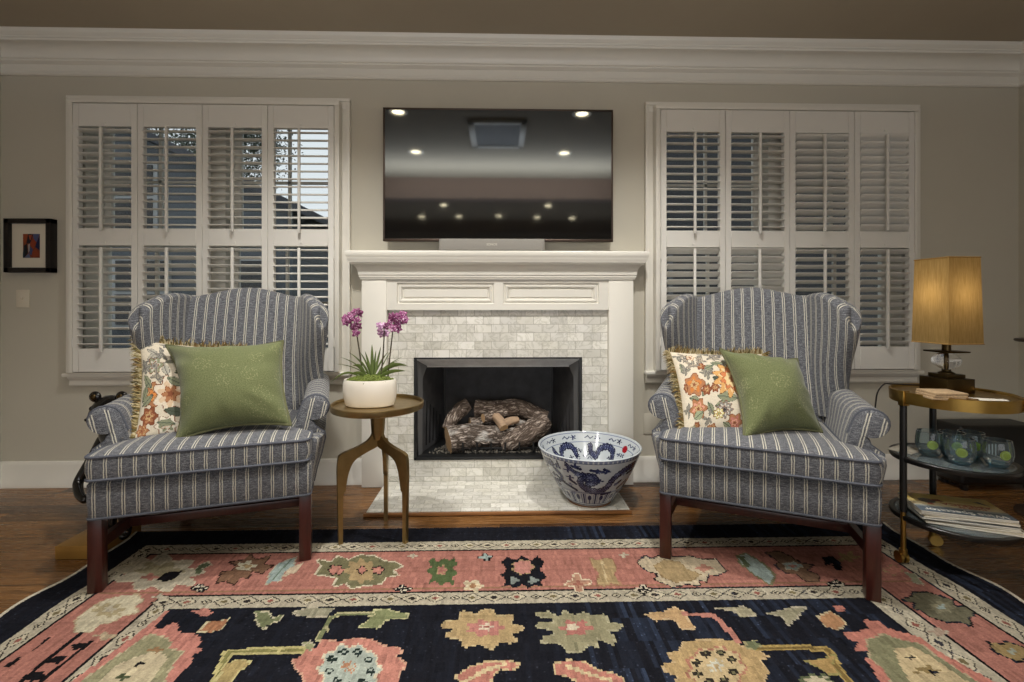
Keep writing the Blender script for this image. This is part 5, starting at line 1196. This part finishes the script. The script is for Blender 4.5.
# ================================================================== bronze figure behind the left chair
def skin(name, pts, edges, rad, mat, parent, sub=2):
    Mi = XF[parent.name].inverted()
    me = bpy.data.meshes.new(name); me.from_pydata([tuple(Mi @ Vector(p)) for p in pts], edges, []); me.materials.append(mat)
    o = bpy.data.objects.new(name, me); COL.objects.link(o); o.parent = parent; XF[o.name] = XF[parent.name]
    m = o.modifiers.new('skin', 'SKIN'); m.use_smooth_shade = True
    for i, r in enumerate(rad): v = me.skin_vertices[0].data[i]; v.radius = (r, r) if not isinstance(r, tuple) else r
    me.skin_vertices[0].data[0].use_root = True
    s = o.modifiers.new('sub', 'SUBSURF'); s.levels = s.render_levels = sub
    return o
sx, sy = -1.594, -.605
t = thing('animal_sculpture', 'black bronze seated animal sculpture with round ears behind the left chair', 'sculpture', (sx, sy, .052))
def S(x, y, z): return (sx + x, sy + y, z)
pts = [S(.02, .03, .17), S(.015, .04, .27), S(.005, .03, .38), S(-.015, .02, .46), S(-.025, .005, .51), S(-.028, -.005, .560), S(-.028, -.055, .532), S(-.028, -.085, .522),   # pelvis..muzzle
       S(-.06, .02, .43), S(-.085, -.0, .36), S(-.128, -.035, .255), S(-.085, -.075, .222), S(-.035, -.10, .205),    # left arm, elbow out, hand on knee
       S(.065, .02, .43), S(.095, -.01, .33), S(.115, -.05, .24), S(.08, -.10, .21),
       S(.02, -.02, .155), S(.035, -.08, .17), S(.045, -.085, .10), S(.045, -.08, .068), S(.045, -.115, .062),
       S(.08, -.02, .155), S(.10, -.08, .17), S(.105, -.085, .10), S(.105, -.08, .068), S(.105, -.115, .062)]
ed = [(0, 1), (1, 2), (2, 3), (3, 4), (4, 5), (5, 6), (6, 7), (3, 8), (8, 9), (9, 10), (10, 11), (11, 12), (3, 13), (13, 14), (14, 15), (15, 16), (0, 17), (17, 18), (18, 19), (19, 20), (20, 21), (0, 22), (22, 23), (23, 24), (24, 25), (25, 26)]
rd = [.06, .058, .06, .05, .045, .088, .042, .024, .028, .024, .019, .018, .016, .028, .024, .019, .016, .04, .03, .022, .02, .016, .04, .03, .022, .02, .016]
skin('body', pts, ed, rd, MT['ebony'], t)
for s in (-1, 1):
    bm = BM(); ball(bm, S(-.028 + s * .054, -.005, .600), .024, 3, (1, .5, .95)); e = finish('ear', bm, MT['ebony'], t)
    bm = BM(); ball(bm, S(-.028 + s * .054, -.016, .600), .013, 2, (1, .5, 1)); finish('ear_inner', bm, MT['bronze'], e)
    bm = BM(); ball(bm, S(-.028 + s * .024, -.056, .562), .010, 2); finish('eye', bm, MT['ebony'], t)
bm = BM(); ball(bm, S(-.028, -.104, .528), .010, 2, (1.3, .8, .8)); finish('nose', bm, MT['ebony'], t)
t2 = thing('gold_plinth', 'flat gold block under the black sculpture behind the left chair', 'plinth', (-1.62, -.62, 0))
bm = BM(); box(bm, -1.712, -1.555, -.748, -.52, .0005, .0515, bev=.002); finish('block', bm, MT['gold_block'], t2)

# ================================================================== drinks cart
cc = Vector((1.692, -.882, 0)); CR = .181
t = thing('drinks_cart', 'round three tier brass and black drinks cart beside the right chair', 'cart', tuple(cc))
ZT, ZM, ZL = .655, .405, .185
bm = BM(); lathe(bm, [(.0001, ZT - .020), (CR - .012, ZT - .020), (CR - .004, ZT - .042), (CR + .003, ZT - .042), (CR + .004, ZT), (CR - .001, ZT + .002), (CR - .004, ZT - .002), (CR - .005, ZT - .007), (.0001, ZT - .008)], cc, 80)
finish('tray_top', bm, MT['gold'], t)
for z in (ZM, ZL):
    bm = BM(); lathe(bm, [(CR - .016, z - .011), (CR + .002, z - .011), (CR + .004, z - .006), (CR + .004, z + .004), (CR + .002, z + .006), (CR - .013, z + .006), (CR - .016, z + .003), (CR - .016, z - .011)], cc, 80, caps=False); fixn(bm); sh = finish('shelf_ring', bm, MT['black_paint'], t)
    bm = BM(); lathe(bm, [(.0001, z - .003), (CR - .015, z - .003), (CR - .015, z + .0045), (.0001, z + .0045)], cc, 64); finish('glass_shelf', bm, MT['shelf_glass'], sh, smooth=30)
for a, zf, ro in ((177, RUGZ, -.003), (64, 0., -.003), (312, 0., .018)):
    x, y = cc.x + (CR + ro) * math.cos(math.radians(a)), cc.y + (CR + ro) * math.sin(math.radians(a))
    bm = BM(); tube(bm, [(x, y, .205), (x, y, ZT - .048)], .0115, 16); lg = finish('leg', bm, MT['black_paint'], t)
    bm = BM(); tube(bm, [(x, y, zf + .052), (x, y, .206)], .0085, 16); tube(bm, [(x, y, zf + .03), (x, y, zf + .055)], .013, 16); finish('brass_foot', bm, MT['gold'], lg)
    bm = BM(); box(bm, x - .013, x + .013, y - .014, y + .010, ZT - .052, ZT + .004, bev=.002); finish('brass_clip', bm, MT['gold'], lg)
    bm = BM(); d = Vector((x - cc.x, y - cc.y, 0)).normalized(); n = Vector((-d.y, d.x, 0)); c0 = Vector((x, y, zf + .0225)) - n * .008
    for o_ in (-.009, .009): 
        q0 = c0 + d * o_; M = Matrix.Translation(q0) @ d.to_track_quat('Z', 'Y').to_matrix().to_4x4()
        tt = bmesh.new(); bmesh.ops.create_cone(tt, cap_ends=True, segments=28, radius1=.022, radius2=.022, depth=.011); bmesh.ops.bevel(tt, geom=tt.edges[:], offset=.002, segments=2, affect='EDGES'); tt.transform(M); join(bm, tt)
    finish('caster', bm, MT['gold'], lg)
# lamp -----------------------------------------------------------------
lz = ZT - .0075; lc = Vector((1.712, -.84, lz)); LR = math.radians(3)
t = thing('table_lamp', 'lit table lamp with square gold shade and crystal ball on the cart', 'lamp', tuple(lc), LR)
RM = XF[t.name]
def lbox(bm, hx, hy, z0, z1, bev=.002): box(bm, -hx, hx, -hy, hy, z0, z1, bev=bev, mat=RM)
bm = BM(); lbox(bm, .056, .056, .0005, .056); finish('lower_plinth', bm, MT['bronze'], t)
bm = BM(); lbox(bm, .038, .038, .056, .070); finish('upper_plinth', bm, MT['bronze'], t)
def llathe(pr, k=32): bm = BM(); lathe(bm, pr, (0, 0, 0), k); bm.transform(RM); return bm
finish('foot_collar', llathe([(.0001, .070), (.026, .070), (.026, .074), (.014, .080), (.014, .086), (.0001, .086)]), MT['bronze'], t)
bm = BM(); ball(bm, (0, 0, .119), .044, 4, (1, 1, .76)); bm.transform(RM); finish('crystal_ball', bm, MT['crystal'], t)
bm = BM(); ball(bm, (0, 0, .118), .034, 3, (.16, .16, .95)); bm.transform(RM); finish('ball_rod', bm, MT['bronze'], t)
bm = BM(); lbox(bm, .048, .048, .152, .158); finish('top_plate', bm, MT['bronze'], t)
finish('neck', llathe([(.0001, .150), (.014, .150), (.014, .205), (.008, .21), (.008, .26), (.0001, .26)]), MT['bronze'], t)
SH0, SH1, SA, SB = .188, .510, .070, .074
m_ = N('gold_linen_shade'); f = m_.noise(m_.scale(m_.obj(), (90, 90, 6)), 3., 3, .7)
colr = m_.ramp(f, [(.3, lin((150, 124, 76))), (.7, lin((180, 152, 100)))])
df = m_.n('ShaderNodeBsdfDiffuse'); trn = m_.n('ShaderNodeBsdfTranslucent'); mx = m_.n('ShaderNodeMixShader'); mx.inputs[0].default_value = .5
m_.l(colr, df.inputs[0]); m_.l(colr, trn.inputs[0]); m_.l(df.outputs[0], mx.inputs[1]); m_.l(trn.outputs[0], mx.inputs[2]); m_.l(mx.outputs[0], m_.out.inputs[0])
bm = BM()
rows = []
for z, o in ((SH0, 0), (SH1, -.006)):
    rows.append([(RM @ Vector((x * (SA + o), y * (SB + o), z))) for x, y in ((-1, -1), (1, -1), (1, 1), (-1, 1))])
grid(bm, rows, None, False, True); fixn(bm); shd = finish('shade', bm, m_.m, t, smooth=0)
bm = BM()
for z, o in ((SH0, .0006), (SH1, -.0054)):
    P = [RM @ Vector((x * (SA + o), y * (SB + o), z)) for x, y in ((-1, -1), (1, -1), (1, 1), (-1, 1))]
    for a, b in zip(P, P[1:] + P[:1]): tube(bm, [a, b], .0022, 6)
finish('shade_rim', bm, plain('shade_trim', (150, 116, 60), .8), shd)
bm = BM(); ball(bm, (0, 0, .30), .026, 3, (1, 1, 1.3)); bm.transform(RM); finish('bulb', bm, plain('bulb_glass', (250, 240, 220), .4), t)
lamp('lamp_bulb_light', 'POINT', (lc.x, lc.y, lz + .375), .42, (1, .82, .58), shadow_soft_size=.03)
# cord
t = thing('lamp_cord', 'thin black lamp cord with inline switch hanging behind the cart leg', 'cord', (1.50, -.70, .3))
pth = [(lc.x - .02, lc.y + .075, ZT + .004), (1.58, -.745, ZT + .007), (1.543, -.750, ZT + .007), (1.522, -.742, ZT - .03), (1.52, -.73, .55), (1.505, -.72, .46), (1.485, -.71, .38), (1.46, -.69, .30), (1.50, -.68, .17), (1.49, -.66, .08), (1.44, -.56, .006), (1.6, -.3, .005), (1.75, -.06, .006)]
bm = BM(); tube(bm, smooth_path(pth, 8), .0028, 7); finish('wire', bm, MT['cord'], t)
bm = BM(); box(bm, -.009, .009, -.007, .007, -.018, .018, bev=.003, mat=Matrix.Translation((1.495, -.715, .42)) @ Matrix.Rotation(.25, 4, 'Y')); finish('inline_switch', bm, MT['cord'], t)
# things on the tray
t = thing('coaster_stack', 'stack of cork coasters on the cart tray before the lamp', 'coasters', (1.572, -.965, lz))
CK = plain('cork', (176, 150, 116), .85, var=.3, scale=160, bump=.4)
for i in range(3):
    bm = BM(); M = Matrix.Translation((1.570 + .003 * i, -.962, lz + .001 + .0085 * i)) @ Matrix.Rotation(math.radians(-13 + 3 * i), 4, 'Z'); box(bm, -.052, .052, -.047, .047, 0, .008, bev=.0015, mat=M); finish('coaster', bm, CK, t)
t = thing('note_card', 'white paper card lying flat on the cart tray', 'card', (1.70, -1.0, lz))
bm = BM(); box(bm, -.05, .05, -.028, .028, .0006, .0022, mat=Matrix.Translation((1.712, -1.005, lz)) @ Matrix.Rotation(math.radians(-20), 4, 'Z')); finish('card_sheet', bm, MT['paper'], t, smooth=0)
t = thing('leather_coaster', 'small brown square between the coasters and white card', 'coaster', (1.645, -1.0, lz))
bm = BM(); box(bm, -.02, .02, -.02, .02, .0006, .005, bev=.001, mat=Matrix.Translation((1.640, -.995, lz)) @ Matrix.Rotation(.3, 4, 'Z')); finish('pad', bm, plain('brown_leather', (120, 92, 54), .5), t)
# tumblers
gz = ZM + .0050
LIME = plain('lime_green', (186, 200, 40), .45, var=.12, scale=60); LRING = plain('lime_rind', (212, 226, 96), .5)
def tumbler(x, y, ang, label):
    t = thing('tumbler', label, 'glass', (x, y, gz), 0, 'blue tumblers on the middle shelf'); c = (x, y, gz)
    bm = BM(); lathe(bm, [(.0325, .0165), (.039, .026), (.043, .045), (.0425, .065), (.039, .088), (.0375, .0935)], c, 40); bmesh.ops.delete(bm, geom=[f for f in bm.faces if len(f.verts) > 4], context='FACES_ONLY'); tube(bm, [(x + .0375 * math.cos(q), y + .0375 * math.sin(q), gz + .0935) for q in [2 * PI * k / 40 for k in range(40)]], .0009, 6, True); finish('glass_wall', bm, MT['tumbler'], t)
    bm = BM(); lathe(bm, [(.0001, .001), (.022, .001), (.028, .005), (.0335, .015), (.028, .0155), (.0001, .012)], c, 40); finish('glass_base', bm, MT['tumbler_base'], t)
    a = math.radians(ang); ctr = Vector((x, y, gz + .048)); d = Vector((math.cos(a), math.sin(a), .0)); M = d.to_track_quat('Z', 'Y').to_matrix().to_4x4()
    bm = BM(); tt = bmesh.new(); bmesh.ops.create_cone(tt, cap_ends=True, segments=32, radius1=.0165, radius2=.0165, depth=.005); bmesh.ops.bevel(tt, geom=tt.edges[:], offset=.0015, segments=2, affect='EDGES'); tt.transform(Matrix.Translation(ctr + d * .033) @ M); join(bm, tt); s = finish('lime_slice', bm, LIME, t)
    bm = BM(); P = [Matrix.Translation(ctr + d * .0365) @ M @ Vector((.0125 * math.cos(q), .0125 * math.sin(q), 0)) for q in [2 * PI * k / 24 for k in range(24)]]; tube(bm, P, .0014, 6, True); finish('lime_rind', bm, LRING, s)
tumbler(1.625, -.862, -118, 'blue glass tumbler with lime slice, leftmost and rearmost on the cart')
tumbler(1.650, -.957, -130, 'blue glass tumbler with lime slice, front left of the group')
tumbler(1.697, -.878, -110, 'blue glass tumbler with lime slice, middle of the group')
tumbler(1.755, -.985, -100, 'blue glass tumbler with bright lime slice, rightmost and nearest')
tumbler(1.768, -.880, -115, 'blue glass tumbler half hidden at the back right of the group')
t = thing('postcard', 'printed paper lying at the left of the cart middle shelf', 'paper', (1.59, -.80, gz))
bm = BM(); box(bm, -.055, .055, -.04, .04, .0002, .002, mat=Matrix.Translation((1.595, -.790, gz)) @ Matrix.Rotation(math.radians(28), 4, 'Z')); finish('sheet', bm, plain('grey_print', (148, 142, 128), .6, var=.4, scale=50), t, smooth=0)
# magazines, spine direction left-front; titles read from the far side
MZ = ZL + .0056; MA = math.radians(-21)
MC = [(205, 196, 176), (150, 140, 120), (196, 186, 160), (120, 124, 126), (180, 168, 140), (206, 198, 178), (142, 126, 104), (214, 208, 192)]
ML = ['magazine at the bottom of the stack on the cart, jutting out', 'magazine second from the bottom of the cart stack', 'magazine third from the bottom of the cart stack', 'magazine fourth from the bottom of the cart stack', 'magazine fifth from the bottom of the cart stack', 'magazine third from the top of the cart stack', 'magazine second from the top of the cart stack']
off = [(.022, -.012, -5), (.004, .0, 2), (.006, .008, -3), (-.004, .004, 1), (.002, .012, 4), (.0, .006, -2), (-.002, .010, 1.5)]
z = MZ; mc = Vector((1.690, -.905, 0)); MHX, MHY = .138, .092
for i in range(7):
    dx, dy, da = off[i]; th = .0058; Mx = Matrix.Translation((mc.x + dx, mc.y + dy, z)) @ Matrix.Rotation(MA + math.radians(da), 4, 'Z')
    t = thing('magazine', ML[i], 'magazine', (mc.x + dx, mc.y + dy, z), MA + math.radians(da), 'magazines on the bottom shelf of the cart')
    bm = BM(); box(bm, -MHX + .001, MHX - .001, -MHY + .001, MHY - .001, .0006, th - .0006, mat=Mx); finish('pages', bm, MT['paper'], t, smooth=0)
    bm = BM(); cm = Mx; box(bm, -MHX, MHX, -MHY, MHY, .0002, .0007, mat=cm); box(bm, -MHX, MHX, -MHY, MHY, th - .0007, th - .0001, mat=cm); box(bm, -MHX - .0004, MHX, MHY - .0004, MHY + .0006, .0002, th - .0001, mat=cm)
    finish('cover', bm, plain('magazine_cover', MC[i], .35, var=.25, scale=12), t, smooth=0); z += th
th = .006; TA = MA + math.radians(1); Mx = Matrix.Translation((mc.x - .004, mc.y + .008, z)) @ Matrix.Rotation(TA, 4, 'Z')
t = thing('magazine', 'wine magazine on top of the stack, upside down with red cover words', 'magazine', (mc.x - .004, mc.y + .008, z), TA, 'magazines on the bottom shelf of the cart')
bm = BM(); box(bm, -MHX + .001, MHX - .001, -MHY + .001, MHY - .001, .0006, th - .0006, mat=Mx); finish('pages', bm, MT['paper'], t, smooth=0)
nx, ny = 90, 60; gx = np.linspace(-MHX, MHX, nx); gy = np.linspace(-MHY, MHY, ny); GX, GY = np.meshgrid(gx, gy, indexing='ij')
V = np.stack([GX, GY, GX * 0 + th], -1) @ np.array(Mx.to_3x3()).T + np.array(Mx.translation)
X = (GX[:-1, :-1] + GX[1:, 1:]) / 2; Y = (GY[:-1, :-1] + GY[1:, 1:]) / 2; c = Canvas(X, Y, (206, 190, 150))
c.m(Y < -.045, (96, 108, 118)); c.m((Y < -.03) & (Y > -.045), (150, 154, 150)); c.m(Y > .03, (184, 160, 84)); c.m((Y > .0) & (Y < .03), (206, 184, 120))
c.poly([(-.02, .092), (.12, .092), (.12, .06), (.09, .045), (.03, .06)], (168, 148, 78)); c.ell(-.075, .02, .026, .024, (92, 84, 72)); c.poly([(-.07, .03), (-.03, .045), (-.02, .02), (-.05, .022)], (120, 56, 30)); c.poly([(-.12, .092), (-.12, .04), (-.085, .092)], (170, 140, 90)); c.ell(-.075, -.012, .010, .008, (170, 80, 60)); c.poly([(.08, .05), (.12, .02), (.10, .06)], (60, 52, 44))
quadmesh('cover', V, MT['print'], c.C, t, False)
def tp(name, s, size, col, x, y): return text(name, s, size, plain('ink', col, .6), t, Mx @ Matrix.Translation((x, y, th + .0004)) @ Matrix.Rotation(PI, 4, 'Z'))
tp('title_text', 'Wine Spectator', .037, (232, 230, 220), .0, -.070)
a = tp('headline_text', 'AMERICA', .034, (150, 34, 26), .035, .002); a.scale = (1.05, .8, 1); a = tp('headline_text', 'MADE IN', .020, (150, 34, 26), .045, -.020)
# ================================================================== floor speaker, plate stand
t = thing('floor_speaker', 'low black speaker box on the floor behind the drinks cart', 'speaker', (2.64, -.12, 0))
bm = BM(); box(bm, 2.415, 2.86, -.200, -.028, .030, .345, bev=.022, seg=4); finish('cabinet', bm, MT['black_plastic'], t)
for i in range(3):
    bm = BM(); box(bm, 2.56 + .018 * i, 2.565 + .018 * i, -.203, -.199, .09, .25, bev=.001); finish('front_slot', bm, MT['hood'], t)
for x in (2.46, 2.81):
    for y in (-.17, -.06): bm = BM(); lathe(bm, [(.0001, .0008), (.016, .0008), (.02, .031), (.0001, .031)], (x, y, 0), 20); finish('foot', bm, MT['black_plastic'], t)
t = thing('tiered_stand', 'dark turned wood tiered stand at the right edge by the wall', 'stand', (2.56, -.52, 0))
sxx, syy = 2.56, -.52
bm = BM(); lathe(bm, [(.0001, .0008), (.15, .0008), (.15, .012), (.06, .024), (.02, .04), (.012, .08), (.012, .9), (.018, .91), (.0001, .93)], (sxx, syy, 0), 36); finish('post', bm, MT['dark_wood'], t)
for z_, r_ in ((.815, .15), (.668, .115)):
    bm = BM(); lathe(bm, [(.013, z_ - .012), (r_ * .6, z_ - .012), (r_ - .004, z_ - .006), (r_, z_), (r_ - .004, z_ + .006), (.013, z_ + .006)], (sxx, syy, 0), 48); finish('tier', bm, MT['dark_wood'], t)
